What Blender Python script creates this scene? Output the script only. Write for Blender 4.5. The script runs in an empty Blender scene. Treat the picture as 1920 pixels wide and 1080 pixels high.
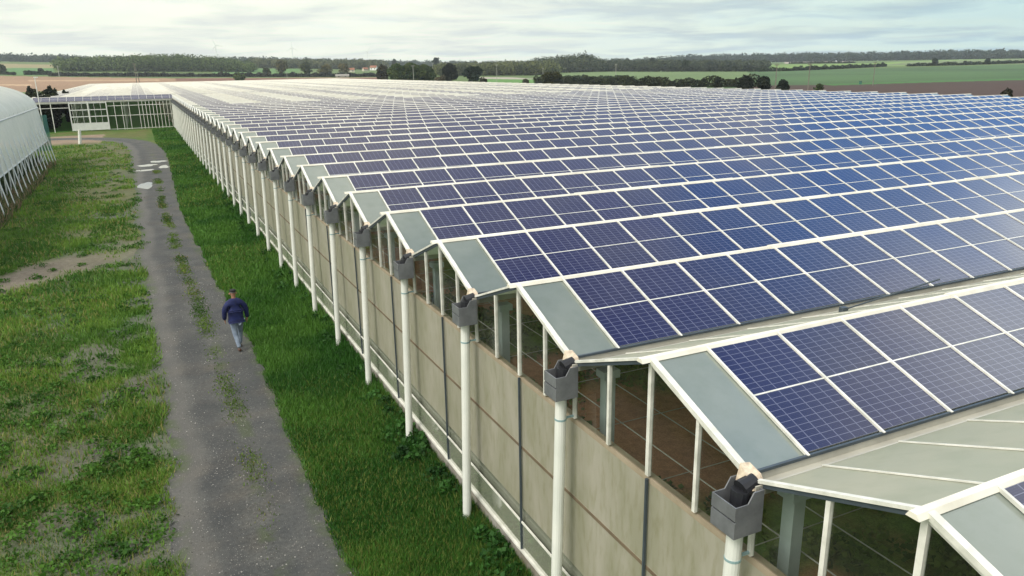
import bpy, math, random
import numpy as np
from mathutils import Vector, Matrix
rad = math.radians
random.seed(7); RNG = np.random.default_rng(11)
SC = bpy.context.scene
COL = SC.collection

# ------------------------------------------------------------ camera
P = 3.2                                    # width of one greenhouse bay, metres
F_PX, YAW, PITCH, ROLL = 1430.1, .4404, .2824, -.0179
CAM = np.array([-1.4067, -1.4168, 2.3734]) * P
cF = np.array([math.sin(YAW)*math.cos(PITCH), math.cos(YAW)*math.cos(PITCH), -math.sin(PITCH)])
cR = np.cross(cF, [0, 0, 1]); cR /= np.linalg.norm(cR); cU = np.cross(cR, cF)
cR, cU = math.cos(ROLL)*cR + math.sin(ROLL)*cU, -math.sin(ROLL)*cR + math.cos(ROLL)*cU
cam_d = bpy.data.cameras.new('camera'); cam = bpy.data.objects.new('camera', cam_d); COL.objects.link(cam)
cam_d.sensor_width = 36; cam_d.lens = 36*F_PX/1920; cam_d.clip_start = .1; cam_d.clip_end = 20000
cam.matrix_world = Matrix([[cR[i], cU[i], -cF[i], CAM[i]] for i in range(3)] + [[0, 0, 0, 1]])
SC.camera = cam

# ------------------------------------------------------------ sun, sky, exposure
SUN_AZ, SUN_EL = rad(-112), rad(48)          # azimuth measured from +y towards +x
sd = bpy.data.lights.new('sun', 'SUN'); sd.energy = 2.6; sd.angle = rad(24); sd.color = (1, .94, .84)
sun = bpy.data.objects.new('sun', sd); COL.objects.link(sun)
sv = Vector((math.sin(SUN_AZ)*math.cos(SUN_EL), math.cos(SUN_AZ)*math.cos(SUN_EL), math.sin(SUN_EL)))
sun.rotation_euler = sv.to_track_quat('Z', 'Y').to_euler()
W = bpy.data.worlds.new('World'); SC.world = W; W.use_nodes = True
nt = W.node_tree; nt.nodes.clear()
def nd(nt, typ, **kw):
    n = nt.nodes.new(typ)
    for k, v in kw.items():
        if k in n.inputs.keys(): n.inputs[k].default_value = v
        else: setattr(n, k, v)
    return n
def lk(nt, a, b): nt.links.new(a, b)
sky = nd(nt, 'ShaderNodeTexSky', sky_type='NISHITA', sun_disc=False)
sky.sun_elevation = SUN_EL; sky.sun_rotation = SUN_AZ; sky.air_density = 1.2; sky.dust_density = 2.0
geo = nd(nt, 'ShaderNodeTexCoord'); sep = nd(nt, 'ShaderNodeSeparateXYZ'); lk(nt, geo.outputs['Generated'], sep.inputs[0])
def mth(nt, op, a, b=None, c=None, clamp=False):
    n = nt.nodes.new('ShaderNodeMath'); n.operation = op; n.use_clamp = clamp
    for i, x in enumerate((a, b, c)):
        if x is None: continue
        if isinstance(x, (int, float)): n.inputs[i].default_value = x
        else: lk(nt, x, n.inputs[i])
    return n.outputs[0]
def dist2(nt, a, b, cx, cy, r):
    dx = mth(nt, 'SUBTRACT', a, cx); dy = mth(nt, 'SUBTRACT', b, cy)
    q = mth(nt, 'ADD', mth(nt, 'MULTIPLY', dx, dx), mth(nt, 'MULTIPLY', dy, dy))
    return mth(nt, 'POWER', 2.718, mth(nt, 'MULTIPLY', q, -1/(r*r)))
def mixc(nt, f, a, b, mode='MIX'):
    n = nt.nodes.new('ShaderNodeMix'); n.data_type = 'RGBA'; n.blend_type = mode
    for i, x in ((0, f), (6, a), (7, b)):
        if isinstance(x, (int, float)): n.inputs[i].default_value = x
        elif isinstance(x, tuple): n.inputs[i].default_value = (*x, 1)
        else: lk(nt, x, n.inputs[i])
    return n.outputs[2]
def ramp(nt, x, stops):
    n = nt.nodes.new('ShaderNodeValToRGB'); r = n.color_ramp
    while len(r.elements) < len(stops): r.elements.new(.5)
    for e, (p, c) in zip(r.elements, stops):
        e.position = p; e.color = (*c, 1) if isinstance(c, tuple) else (c, c, c, 1)
    lk(nt, x, n.inputs[0]); return n.outputs[0]
dz = mth(nt, 'ADD', mth(nt, 'MAXIMUM', sep.outputs[2], 0), .07)
cmb = nd(nt, 'ShaderNodeCombineXYZ'); cpx, cpy = mth(nt, 'DIVIDE', sep.outputs[0], dz), mth(nt, 'DIVIDE', sep.outputs[1], dz)
lk(nt, cpx, cmb.inputs[0]); lk(nt, cpy, cmb.inputs[1])
cn = nd(nt, 'ShaderNodeTexNoise', Scale=.8, Detail=6, Roughness=.55, Distortion=.3); lk(nt, cmb.outputs[0], cn.inputs['Vector'])
cn2 = nd(nt, 'ShaderNodeTexNoise', Scale=1.1, Detail=5, Roughness=.5); lk(nt, cmb.outputs[0], cn2.inputs['Vector'])
# cloud sheet, closed to the left, with openings over the right (cloud-plane coordinates)
side = mth(nt, 'ADD', mth(nt, 'MULTIPLY', sep.outputs[0], -.22), .10)
cover = mth(nt, 'ADD', cn.outputs[0], side)
for cx_, cy_, r_, a_ in ((1.55, .78, .34, -.55), (.95, .62, .16, -.16), (1.66, .42, .17, .42), (1.20, .16, .26, .42), (1.08, .74, .10, .12)):
    cover = mth(nt, 'ADD', cover, mth(nt, 'MULTIPLY', dist2(nt, cpx, cpy, cx_, cy_, r_), a_))
cov = ramp(nt, cover, [(.30, 0.0), (.54, 1.0)])
cl = mixc(nt, ramp(nt, mth(nt, 'ADD', cn2.outputs[0], mth(nt, 'MULTIPLY', side, .5)), [(.36, 0.0), (.60, 1.0)]), (6.8, 7.9, 8.3), (14.5, 13.8, 11.8))
skyc = mixc(nt, .55, sky.outputs[0], (2.0, 8.0, 19.0))
bgc = mixc(nt, mth(nt, 'MULTIPLY', cov, .95), skyc, cl)
bgc = mixc(nt, mth(nt, 'MULTIPLY', dist2(nt, cpx, cpy, .50, .48, .36), .85), bgc, (1.5, 1.9, 3.2))
for cx_, cy_, r_, a_ in ((1.66, .42, .17, .9), (1.36, .18, .28, .75)):
    bgc = mixc(nt, mth(nt, 'MULTIPLY', dist2(nt, cpx, cpy, cx_, cy_, r_), a_), bgc, (27.0, 29.0, 28.5))
hz = ramp(nt, sep.outputs[2], [(.08, 1.0), (.32, 0.0)])
hcol = mixc(nt, ramp(nt, mth(nt, 'ADD', sep.outputs[0], 0), [(.35, 0.0), (.88, 1.0)]), (10.9, 11.3, 9.5), (6.4, 8.6, 7.9))
cn3 = nd(nt, 'ShaderNodeTexNoise', Scale=.75, Detail=6, Roughness=.55, Distortion=.4); lk(nt, cmb.outputs[0], cn3.inputs['Vector'])
hcol = mixc(nt, ramp(nt, cn3.outputs[0], [(.44, .0), (.62, .95)]), hcol, mixc(nt, ramp(nt, sep.outputs[0], [(.35, 0.0), (.8, 1.0)]), (8.0, 8.5, 8.0), (4.2, 5.9, 6.4)))
bgc = mixc(nt, mth(nt, 'MULTIPLY', hz, .90), bgc, hcol)
bg = nd(nt, 'ShaderNodeBackground', Strength=.1); lk(nt, bgc, bg.inputs[0])
wo = nd(nt, 'ShaderNodeOutputWorld'); lk(nt, bg.outputs[0], wo.inputs[0])
SC.view_settings.view_transform = 'Standard'; SC.view_settings.look = 'None'
SC.view_settings.exposure = 0.0; SC.view_settings.gamma = 1
SC.render.engine = 'CYCLES'
cy = SC.cycles; cy.use_denoising = True; cy.max_bounces = 8; cy.transparent_max_bounces = 12; cy.transmission_bounces = 6
cy.diffuse_bounces = 3; cy.glossy_bounces = 3; cy.volume_bounces = 0; cy.caustics_reflective = False; cy.caustics_refractive = False

# ------------------------------------------------------------ materials
MATS = {}
def mat(name):
    m = bpy.data.materials.new(name); m.use_nodes = True; MATS[name] = m
    nt = m.node_tree; nt.nodes.clear()
    out = nd(nt, 'ShaderNodeOutputMaterial'); b = nd(nt, 'ShaderNodeBsdfPrincipled'); lk(nt, b.outputs[0], out.inputs[0])
    return m, nt, b, out
def noise_col(nt, scale, a, b, lo=.35, hi=.65, detail=4, vec=None, coord='Object', rough=.6):
    n = nd(nt, 'ShaderNodeTexNoise', Scale=scale, Detail=detail, Roughness=rough)
    if vec is None:
        tc = nd(nt, 'ShaderNodeNewGeometry'); vec = tc.outputs['Position']
    lk(nt, vec, n.inputs['Vector'])
    return mixc(nt, ramp(nt, n.outputs[0], [(lo, 0.0), (hi, 1.0)]), a, b), n.outputs[0]
def simple(name, a, b=None, rough=.5, scale=4, metal=0, bump=0):
    m, nt, p, _ = mat(name); b = b or tuple(x*.75 for x in a)
    c, n = noise_col(nt, scale, a, b); lk(nt, c, p.inputs['Base Color'])
    p.inputs['Roughness'].default_value = rough; p.inputs['Metallic'].default_value = metal
    if bump:
        bp = nd(nt, 'ShaderNodeBump', Strength=bump, Distance=.02); lk(nt, n, bp.inputs['Height']); lk(nt, bp.outputs[0], p.inputs['Normal'])
    return m
simple('white_paint', (.82, .82, .78), (.60, .61, .56), .45, 5)
simple('ridge_white', (.86, .84, .75), (.68, .65, .56), .5, 1.6)
simple('aluminium', (.62, .66, .66), (.50, .53, .53), .35, 2, .2)
simple('pipe_white', (.80, .82, .79), (.70, .73, .70), .35, 1.5)
simple('pipe_ring', (.30, .45, .48), None, .5)
simple('box_grey', (.24, .255, .28), (.17, .18, .20), .35, 5, .3)
simple('rubber', (.012, .013, .018), (.022, .024, .03), .5, 8)
simple('foam', (.68, .60, .47), (.45, .36, .28), .9, 14, 0, .3)
simple('post_dark', (.06, .08, .10), None, .5)
simple('concrete', (.34, .33, .31), (.20, .18, .15), .85, 2.5, 0, .2)
simple('sill_wood', (.38, .32, .24), (.30, .25, .18), .7, 3)
simple('gutter_metal', (.50, .49, .43), (.34, .33, .29), .5, 1.2)
simple('seam', (.17, .13, .085), None, .8)
simple('wire_metal', (.45, .45, .42), None, .4)
simple('column_paint', (.52, .60, .62), (.42, .50, .52), .5, 2)
simple('skin', (.42, .22, .15), None, .6)
simple('hair', (.24, .23, .22), (.12, .11, .11), .8, 60)
simple('cap_cloth', (.010, .011, .014), None, .8)
simple('jacket_cloth', (.005, .013, .095), (.003, .007, .050), .8, 7, 0, .5)
simple('jeans', (.26, .32, .42), (.15, .19, .27), .9, 9, 0, .3)
simple('shoe_leather', (.07, .030, .018), None, .6)
simple('pole_wood', (.22, .20, .17), None, .9)
simple('pole_concrete', (.42, .41, .38), None, .8)
simple('turbine_white', (.95, .96, .95), (.92, .93, .92), .5)
simple('house_wall', (.72, .66, .56), (.60, .54, .45), .9)
simple('house_roof', (.34, .14, .08), (.22, .10, .06), .9)
simple('window_dark', (.03, .035, .04), None, .2)
simple('bark', (.09, .07, .05), None, .9)
simple('door_white', (.72, .74, .72), (.62, .64, .62), .4, 2)
simple('stone_white', (.55, .54, .50), (.35, .34, .30), .9, 6)

def glass_mat(name, tint, refl=1.5, rough=.02, alpha=.0):
    m, nt, p, out = mat(name); nt.nodes.remove(p)
    t = nd(nt, 'ShaderNodeBsdfTransparent', Color=(*tint, 1)); g = nd(nt, 'ShaderNodeBsdfGlossy', Roughness=rough, Color=(1, 1, 1, 1))
    f = nd(nt, 'ShaderNodeFresnel', IOR=refl); mx = nd(nt, 'ShaderNodeMixShader')
    lk(nt, mth(nt, 'MINIMUM', f.outputs[0], .9), mx.inputs[0]); lk(nt, t.outputs[0], mx.inputs[1]); lk(nt, g.outputs[0], mx.inputs[2])
    if alpha:
        d = nd(nt, 'ShaderNodeBsdfDiffuse', Color=(.42, .44, .36, 1)); m2 = nd(nt, 'ShaderNodeMixShader')
        c, n = noise_col(nt, .8, (.42, .44, .36), (.30, .33, .26)); lk(nt, c, d.inputs[0])
        m2.inputs[0].default_value = alpha; lk(nt, mx.outputs[0], m2.inputs[1]); lk(nt, d.outputs[0], m2.inputs[2]); mx = m2
    lk(nt, mx.outputs[0], out.inputs[0]); return m
glass_mat('clear_glass', (.88, .92, .88), 1.28, .02, .03)
glass_mat('lower_glass', (.50, .58, .52), 1.5, .1, .45)
# diffusing roof glass: scatters, lets light through, shines
def roof_glass(name, ca, cb, ior, rough, see, cap=.6):
    m, nt, p, out = mat(name)
    c, n = noise_col(nt, .35, ca, cb, .35, .65)
    c2, n2 = noise_col(nt, 3.0, (1, 1, 1), (.90, .92, .89), .45, .7)
    c = mixc(nt, 1.0, c, c2, 'MULTIPLY')
    dif = nd(nt, 'ShaderNodeBsdfDiffuse'); tr = nd(nt, 'ShaderNodeBsdfTranslucent'); tp = nd(nt, 'ShaderNodeBsdfTransparent', Color=(.85, .95, .88, 1))
    gl = nd(nt, 'ShaderNodeBsdfGlossy', Roughness=rough, Color=(1, 1, 1, 1)); fr = nd(nt, 'ShaderNodeFresnel', IOR=ior)
    a1 = nd(nt, 'ShaderNodeMixShader', Fac=.4); a2 = nd(nt, 'ShaderNodeMixShader', Fac=see); a3 = nd(nt, 'ShaderNodeMixShader')
    lk(nt, c, dif.inputs[0]); lk(nt, c, tr.inputs[0])
    lk(nt, dif.outputs[0], a1.inputs[1]); lk(nt, tr.outputs[0], a1.inputs[2])
    lk(nt, a1.outputs[0], a2.inputs[1]); lk(nt, tp.outputs[0], a2.inputs[2])
    lk(nt, mth(nt, 'MINIMUM', fr.outputs[0], cap), a3.inputs[0]); lk(nt, a2.outputs[0], a3.inputs[1]); lk(nt, gl.outputs[0], a3.inputs[2]); lk(nt, a3.outputs[0], out.inputs[0])
roof_glass('roof_glass', (.40, .45, .40), (.27, .33, .30), 2.1, .03, .16)
roof_glass('north_glass', (.66, .65, .53), (.55, .58, .47), 1.15, .35, .24, .10)
roof_glass('pale_glass', (.78, .78, .71), (.66, .67, .61), 1.5, .12, .0)  # paler, more diffuse version of the roof glass for the far bays
# shade cloth behind the side glass
m, nt, p, out = mat('shade_screen')
tc = nd(nt, 'ShaderNodeNewGeometry'); mp = nd(nt, 'ShaderNodeMapping'); mp.inputs['Scale'].default_value = (1, 1.3, .35)
lk(nt, tc.outputs['Position'], mp.inputs[0])
c, n = noise_col(nt, 1.6, (.38, .365, .31), (.30, .295, .225), .35, .62, vec=mp.outputs[0])
c2, n2 = noise_col(nt, 9, (1, 1, 1), (.76, .76, .64), .48, .78, vec=mp.outputs[0])
lk(nt, mixc(nt, 1.0, c, c2, 'MULTIPLY'), p.inputs['Base Color']); p.inputs['Roughness'].default_value = .33
# solar cells
m, nt, p, out = mat('solar_cells')
uvn = nd(nt, 'ShaderNodeUVMap'); sp = nd(nt, 'ShaderNodeSeparateXYZ'); lk(nt, uvn.outputs[0], sp.inputs[0])
def lines(x, n, w):
    f = mth(nt, 'FRACT', mth(nt, 'MULTIPLY', x, n)); d = mth(nt, 'ABSOLUTE', mth(nt, 'SUBTRACT', f, .5))
    return mth(nt, 'GREATER_THAN', d, .5 - w)
g = mth(nt, 'MAXIMUM', lines(sp.outputs[0], 6, .035), lines(sp.outputs[1], 10, .045))
bus = mth(nt, 'MULTIPLY', lines(sp.outputs[1], 40, .07), .10)
fl = nt.nodes.new('ShaderNodeVectorMath'); fl.operation = 'FLOOR'; lk(nt, uvn.outputs[0], fl.inputs[0])
wn = nd(nt, 'ShaderNodeTexWhiteNoise', noise_dimensions='2D'); lk(nt, fl.outputs[0], wn.inputs[0])
mpc = nt.nodes.new('ShaderNodeVectorMath'); mpc.operation = 'MULTIPLY'; lk(nt, uvn.outputs[0], mpc.inputs[0]); mpc.inputs[1].default_value = (6, 10, 1)
fl2 = nt.nodes.new('ShaderNodeVectorMath'); fl2.operation = 'FLOOR'; lk(nt, mpc.outputs[0], fl2.inputs[0])
wn2 = nd(nt, 'ShaderNodeTexWhiteNoise', noise_dimensions='2D'); lk(nt, fl2.outputs[0], wn2.inputs[0])
base = mixc(nt, wn.outputs[0], (.007, .008, .060), (.012, .012, .050))
base = mixc(nt, mth(nt, 'MULTIPLY', wn2.outputs[0], .5), base, (.012, .014, .062))
base = mixc(nt, bus, base, (.15, .17, .26)); base = mixc(nt, mth(nt, 'MULTIPLY', g, .44), base, (.24, .26, .38))
dst, _ = noise_col(nt, .45, (0, 0, 0), (1, 1, 1), .42, .72, 6)
base = mixc(nt, mth(nt, 'MULTIPLY', dst, .09), base, (.20, .20, .19))
lk(nt, base, p.inputs['Base Color']); p.inputs['Roughness'].default_value = .12
p.inputs['IOR'].default_value = 1.66
bn = nd(nt, 'ShaderNodeTexNoise', Scale=.35, Detail=2); tcc = nd(nt, 'ShaderNodeTexCoord'); lk(nt, tcc.outputs['Object'], bn.inputs['Vector'])
lk(nt, mth(nt, 'MULTIPLY_ADD', wn.outputs[0], .12, .06), p.inputs['Roughness'])
# polythene
m, nt, p, out = mat('polythene')
c, n = noise_col(nt, .5, (.90, .92, .87), (.78, .81, .76)); tr = nd(nt, 'ShaderNodeBsdfTranslucent'); lk(nt, c, tr.inputs[0]); lk(nt, c, p.inputs['Base Color'])
p.inputs['Roughness'].default_value = .35; mx = nd(nt, 'ShaderNodeMixShader', Fac=.38); tp = nd(nt, 'ShaderNodeBsdfTransparent'); mx2 = nd(nt, 'ShaderNodeMixShader', Fac=.20)
lk(nt, p.outputs[0], mx.inputs[1]); lk(nt, tr.outputs[0], mx.inputs[2]); lk(nt, mx.outputs[0], mx2.inputs[1]); lk(nt, tp.outputs[0], mx2.inputs[2]); lk(nt, mx2.outputs[0], out.inputs[0])
m, nt, p, out = mat('green_net')
p.inputs['Base Color'].default_value = (.06, .20, .16, 1); tp = nd(nt, 'ShaderNodeBsdfTransparent'); mx = nd(nt, 'ShaderNodeMixShader', Fac=.3)
lk(nt, p.outputs[0], mx.inputs[1]); lk(nt, tp.outputs[0], mx.inputs[2]); lk(nt, mx.outputs[0], out.inputs[0])
# vertex-coloured matter: foliage, grass, ground
def attr_mat(name, rough=.9, trans=0, nscale=None, amt=.3, spec=.3):
    m, nt, p, out = mat(name); a = nd(nt, 'ShaderNodeAttribute', attribute_name='Col'); c = a.outputs['Color']
    if nscale:
        for s, k in nscale:
            x, _ = noise_col(nt, s, (1-k, 1-k, 1-k), (1+k, 1+k, 1+k), .3, .7, 5); c = mixc(nt, 1.0, c, x, 'MULTIPLY')
    lk(nt, c, p.inputs['Base Color']); p.inputs['Roughness'].default_value = rough; p.inputs['Specular IOR Level'].default_value = spec
    if trans:
        t = nd(nt, 'ShaderNodeBsdfTranslucent'); lk(nt, c, t.inputs[0]); mx = nd(nt, 'ShaderNodeMixShader', Fac=trans)
        lk(nt, p.outputs[0], mx.inputs[1]); lk(nt, t.outputs[0], mx.inputs[2]); lk(nt, mx.outputs[0], out.inputs[0])
    return m, nt, p
attr_mat('leaves', .7, .25); attr_mat('blades', .6, .3)
_, ntg, pg = attr_mat('ground_earth', .95, 0, [(.6, .18), (5, .22), (28, .30)])
bp = nd(ntg, 'ShaderNodeBump', Strength=.5, Distance=.04); nb = nd(ntg, 'ShaderNodeTexNoise', Scale=12, Detail=6)
tcg = nd(ntg, 'ShaderNodeTexCoord'); lk(ntg, tcg.outputs['Object'], nb.inputs['Vector']); lk(ntg, nb.outputs[0], bp.inputs['Height']); lk(ntg, bp.outputs[0], pg.inputs['Normal'])
# gravel road
m, nt, p, out = mat('gravel')
uvn = nd(nt, 'ShaderNodeUVMap'); sp = nd(nt, 'ShaderNodeSeparateXYZ'); lk(nt, uvn.outputs[0], sp.inputs[0])
c, n = noise_col(nt, .9, (.040, .044, .046), (.082, .084, .081), .38, .64, 6)
cb_, nb_ = noise_col(nt, .7, (0, 0, 0), (1, 1, 1), .50, .68, 4); c = mixc(nt, mth(nt, 'MULTIPLY', nb_, .0), c, c); c = mixc(nt, mth(nt, 'MULTIPLY', cb_, .45), c, (.105, .088, .068))
cw, nw = noise_col(nt, 14, (.65, .65, .65), (1.35, 1.35, 1.35), .3, .7, 6)
c = mixc(nt, 1.0, c, cw, 'MULTIPLY')
wob = nd(nt, 'ShaderNodeTexNoise', Scale=.5, Detail=3); tcc = nd(nt, 'ShaderNodeTexCoord'); lk(nt, tcc.outputs['Object'], wob.inputs['Vector'])
x = mth(nt, 'ADD', sp.outputs[0], mth(nt, 'MULTIPLY_ADD', wob.outputs[0], .14, -.07))
def band(c0, w, soft):
    return mth(nt, 'SUBTRACT', 1, mth(nt, 'DIVIDE', mth(nt, 'SUBTRACT', mth(nt, 'ABSOLUTE', mth(nt, 'SUBTRACT', x, c0)), w), soft, clamp=True), clamp=True)
c = mixc(nt, mth(nt, 'MULTIPLY', band(.36, .02, .12), .45), c, (.038, .040, .044))
c = mixc(nt, mth(nt, 'MULTIPLY', band(.78, .05, .12), .30), c, (.055, .060, .068))
c = mixc(nt, mth(nt, 'MULTIPLY', band(.13, .06, .10), .5), c, (.125, .12, .112))
ng, nn = noise_col(nt, 1.1, (0, 0, 0), (1, 1, 1), .50, .60, 4)
c = mixc(nt, mth(nt, 'MULTIPLY', mth(nt, 'MULTIPLY', band(.60, .035, .05), ng), .6), c, (.055, .075, .028))
ne, nn = noise_col(nt, 1.9, (0, 0, 0), (1, 1, 1), .42, .58, 5)
edge = mth(nt, 'DIVIDE', mth(nt, 'SUBTRACT', mth(nt, 'ABSOLUTE', mth(nt, 'SUBTRACT', x, .5)), .36), .12, clamp=True)
c = mixc(nt, mth(nt, 'MULTIPLY', mth(nt, 'MULTIPLY', edge, ne), .9), c, (.055, .085, .022))
vo = nd(nt, 'ShaderNodeTexVoronoi', Scale=30); lk(nt, tcc.outputs['Object'], vo.inputs['Vector'])
peb = mth(nt, 'LESS_THAN', vo.outputs['Distance'], .16)
wv = nd(nt, 'ShaderNodeSeparateColor'); lk(nt, vo.outputs['Color'], wv.inputs[0])
peb = mth(nt, 'MULTIPLY', peb, mth(nt, 'GREATER_THAN', wv.outputs[0], .80))
c = mixc(nt, mth(nt, 'MULTIPLY', peb, .8), c, (.42, .40, .37))
lk(nt, c, p.inputs['Base Color']); p.inputs['Roughness'].default_value = .8
bp = nd(nt, 'ShaderNodeBump', Strength=.6, Distance=.02); nb = nd(nt, 'ShaderNodeTexNoise', Scale=40, Detail=6); lk(nt, tcc.outputs['Object'], nb.inputs['Vector'])
lk(nt, nb.outputs[0], bp.inputs['Height']); lk(nt, bp.outputs[0], p.inputs['Normal'])
attr_mat('stone_chips', .9, 0)
m, nt, p, out = mat('water'); p.inputs['Base Color'].default_value = (.10, .10, .09, 1); p.inputs['Roughness'].default_value = .03; p.inputs['IOR'].default_value = 1.9
m, nt, p, out = mat('haze_air'); nt.nodes.remove(p); pv = nd(nt, 'ShaderNodeVolumePrincipled', Density=.00017, Anisotropy=.2)
pv.inputs['Color'].default_value = (.86, .94, 1, 1); lk(nt, pv.outputs[0], out.inputs['Volume'])

# ------------------------------------------------------------ mesh helpers
def tag(o, label=None, cat=None, group=None, kind=None):
    for k, v in (('label', label), ('category', cat), ('group', group), ('kind', kind)):
        if v: o[k] = v
    return o
def empty(name, loc=(0, 0, 0), rz=0):
    o = bpy.data.objects.new(name, None); COL.objects.link(o); o.location = loc; o.rotation_euler = (0, 0, rz); o.empty_display_size = .2; return o
class MB:
    def __init__(s): s.v = []; s.f = []; s.uv = []; s.m = []; s.mi = 0
    def quad(s, a, b, c, d, uv=None):
        n = len(s.v); s.v += [tuple(a), tuple(b), tuple(c), tuple(d)]; s.f.append((n, n+1, n+2, n+3)); s.uv += uv or [(0, 0), (1, 0), (1, 1), (0, 1)]; s.m.append(s.mi)
    def poly(s, pts):
        n = len(s.v); s.v += [tuple(p) for p in pts]; s.f.append(tuple(range(n, n+len(pts)))); s.uv += [(0, 0)]*len(pts); s.m.append(s.mi)
    def hexa(s, p):          # p: 8 corners, bottom 4 then top 4
        for q in ((3, 2, 1, 0), (4, 5, 6, 7), (0, 1, 5, 4), (1, 2, 6, 5), (2, 3, 7, 6), (3, 0, 4, 7)): s.quad(*[p[i] for i in q])
    def box(s, x0, x1, y0, y1, z0, z1):
        s.hexa([(x0, y0, z0), (x1, y0, z0), (x1, y1, z0), (x0, y1, z0), (x0, y0, z1), (x1, y0, z1), (x1, y1, z1), (x0, y1, z1)])
    def bar(s, a, b, w, h, up=(0, 0, 1)):   # rectangular bar from a to b, w sideways, h along up
        a, b, up = Vector(a), Vector(b), Vector(up); d = (b-a).normalized(); sd_ = d.cross(up).normalized()*w/2; u = sd_.cross(d).normalized()*h/2
        s.hexa([a-sd_-u, a+sd_-u, b+sd_-u, b-sd_-u, a-sd_+u, a+sd_+u, b+sd_+u, b-sd_+u])
    def tube(s, a, b, r0, r1=None, n=10, caps=True):
        r1 = r0 if r1 is None else r1; a, b = Vector(a), Vector(b); d = (b-a).normalized()
        x = d.cross(Vector((0, 1, 0)) if abs(d.y) < .9 else Vector((1, 0, 0))).normalized(); y = d.cross(x)
        A = [a+(x*math.cos(t)+y*math.sin(t))*r0 for t in [2*math.pi*i/n for i in range(n)]]
        B = [b+(x*math.cos(t)+y*math.sin(t))*r1 for t in [2*math.pi*i/n for i in range(n)]]
        for i in range(n): s.quad(A[i], A[(i+1) % n], B[(i+1) % n], B[i])
        if caps: s.poly(A[::-1]); s.poly(B)
    def mesh(s, name, mats):
        me = bpy.data.meshes.new(name); me.from_pydata(s.v, [], s.f)
        u = me.uv_layers.new(name='UVMap'); u.data.foreach_set('uv', np.array(s.uv, 'f').ravel())
        for m_ in ([mats] if isinstance(mats, str) else mats): me.materials.append(MATS[m_])
        me.polygons.foreach_set('material_index', s.m); me.update(); return me
    def build(s, name, mats, parent=None, smooth=False, loc=None):
        me = s.mesh(name, mats)
        if smooth: me.polygons.foreach_set('use_smooth', [True]*len(me.polygons))
        return put(name, me, parent, loc)
def put(name, me, parent=None, loc=None):
    o = bpy.data.objects.new(name, me); COL.objects.link(o)
    if parent: o.parent = parent
    if loc: o.location = loc
    return o
def np_mesh(name, V, nper, cols, matname, parent=None, smooth=False, faces=None):
    """V (N,3); faces of nper consecutive verts unless faces given; cols (N,3)"""
    me = bpy.data.meshes.new(name); n = len(V)
    idx = np.arange(n, dtype=np.int32) if faces is None else np.asarray(faces, np.int32).ravel()
    nf = len(idx)//nper
    me.vertices.add(n); me.vertices.foreach_set('co', np.asarray(V, 'f').ravel())
    me.loops.add(len(idx)); me.loops.foreach_set('vertex_index', idx)
    me.polygons.add(nf); me.polygons.foreach_set('loop_start', np.arange(0, nf*nper, nper, dtype=np.int32))
    me.update(calc_edges=True)
    ca = me.color_attributes.new('Col', 'FLOAT_COLOR', 'POINT')
    ca.data.foreach_set('color', np.concatenate([cols, np.ones((n, 1))], 1).astype('f').ravel())
    me.materials.append(MATS[matname])
    if smooth: me.polygons.foreach_set('use_smooth', [True]*nf)
    me.update()
    return put(name, me, parent)
_perm = np.random.default_rng(5).random((256, 256))
def vnoise(x, y, s=1.0, oct=3):
    t = 0; a = 1; tot = 0
    for k in range(oct):
        X, Y = np.asarray(x)*s+17.3*k, np.asarray(y)*s+5.1*k; i, j = np.floor(X).astype(int), np.floor(Y).astype(int); fx, fy = X-i, Y-j
        fx, fy = fx*fx*(3-2*fx), fy*fy*(3-2*fy); g = lambda p, q: _perm[p & 255, q & 255]
        t = t+a*((g(i, j)*(1-fx)+g(i+1, j)*fx)*(1-fy)+(g(i, j+1)*(1-fx)+g(i+1, j+1)*fx)*fy); tot += a; a *= .5; s *= 2
    return t/tot

# ------------------------------------------------------------ terrain
def ss(a, b, x): t = np.clip((x-a)/(b-a), 0, 1); return t*t*(3-2*t)
_AZ_U = np.array([-900, 0, 400, 700, 1000, 1130, 1440, 1920, 3000])
_AZ_H = np.array([30, 28.6, 19, 10, 2.5, 4.5, 7.0, 6.0, 5])
def az_of_u(u): d = cF+cR*(u-960)/F_PX-cU*(120-540)/F_PX; return math.atan2(d[0], d[1])
_AZ = np.array([az_of_u(u) for u in _AZ_U])
def height(x, y):
    dx, dy = np.asarray(x)-CAM[0], np.asarray(y)-CAM[1]; r = np.hypot(dx, dy)
    return np.interp(np.arctan2(dx, dy), _AZ, _AZ_H)*ss(320, 1500, r)
def project(x, y, z):
    d = np.stack([x-CAM[0], y-CAM[1], z-CAM[2]], -1); w = d@cF; w = np.where(w < .1, .1, w)
    return 960+F_PX*(d@cR)/w, 540-F_PX*(d@cU)/w, w
def ground_at(u, v, rmax=5000):
    d = cF+cR*(u-960)/F_PX-cU*(v-540)/F_PX; d = d/np.hypot(d[0], d[1])
    for r in np.geomspace(3, rmax, 1500):
        p = CAM+d*r
        if p[2] <= height(p[0], p[1]): return np.array([p[0], p[1], float(height(p[0], p[1]))]), r
    p = CAM+d*rmax; return np.array([p[0], p[1], float(height(p[0], p[1]))]), rmax
def at_dist(u, r):
    a = az_of_u(u); x, y = CAM[0]+math.sin(a)*r, CAM[1]+math.cos(a)*r; return np.array([x, y, float(height(x, y))])
X1 = 19.0*P; XW = -5.5*P; KW, KEND, K0 = 37, 88, -2
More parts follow.
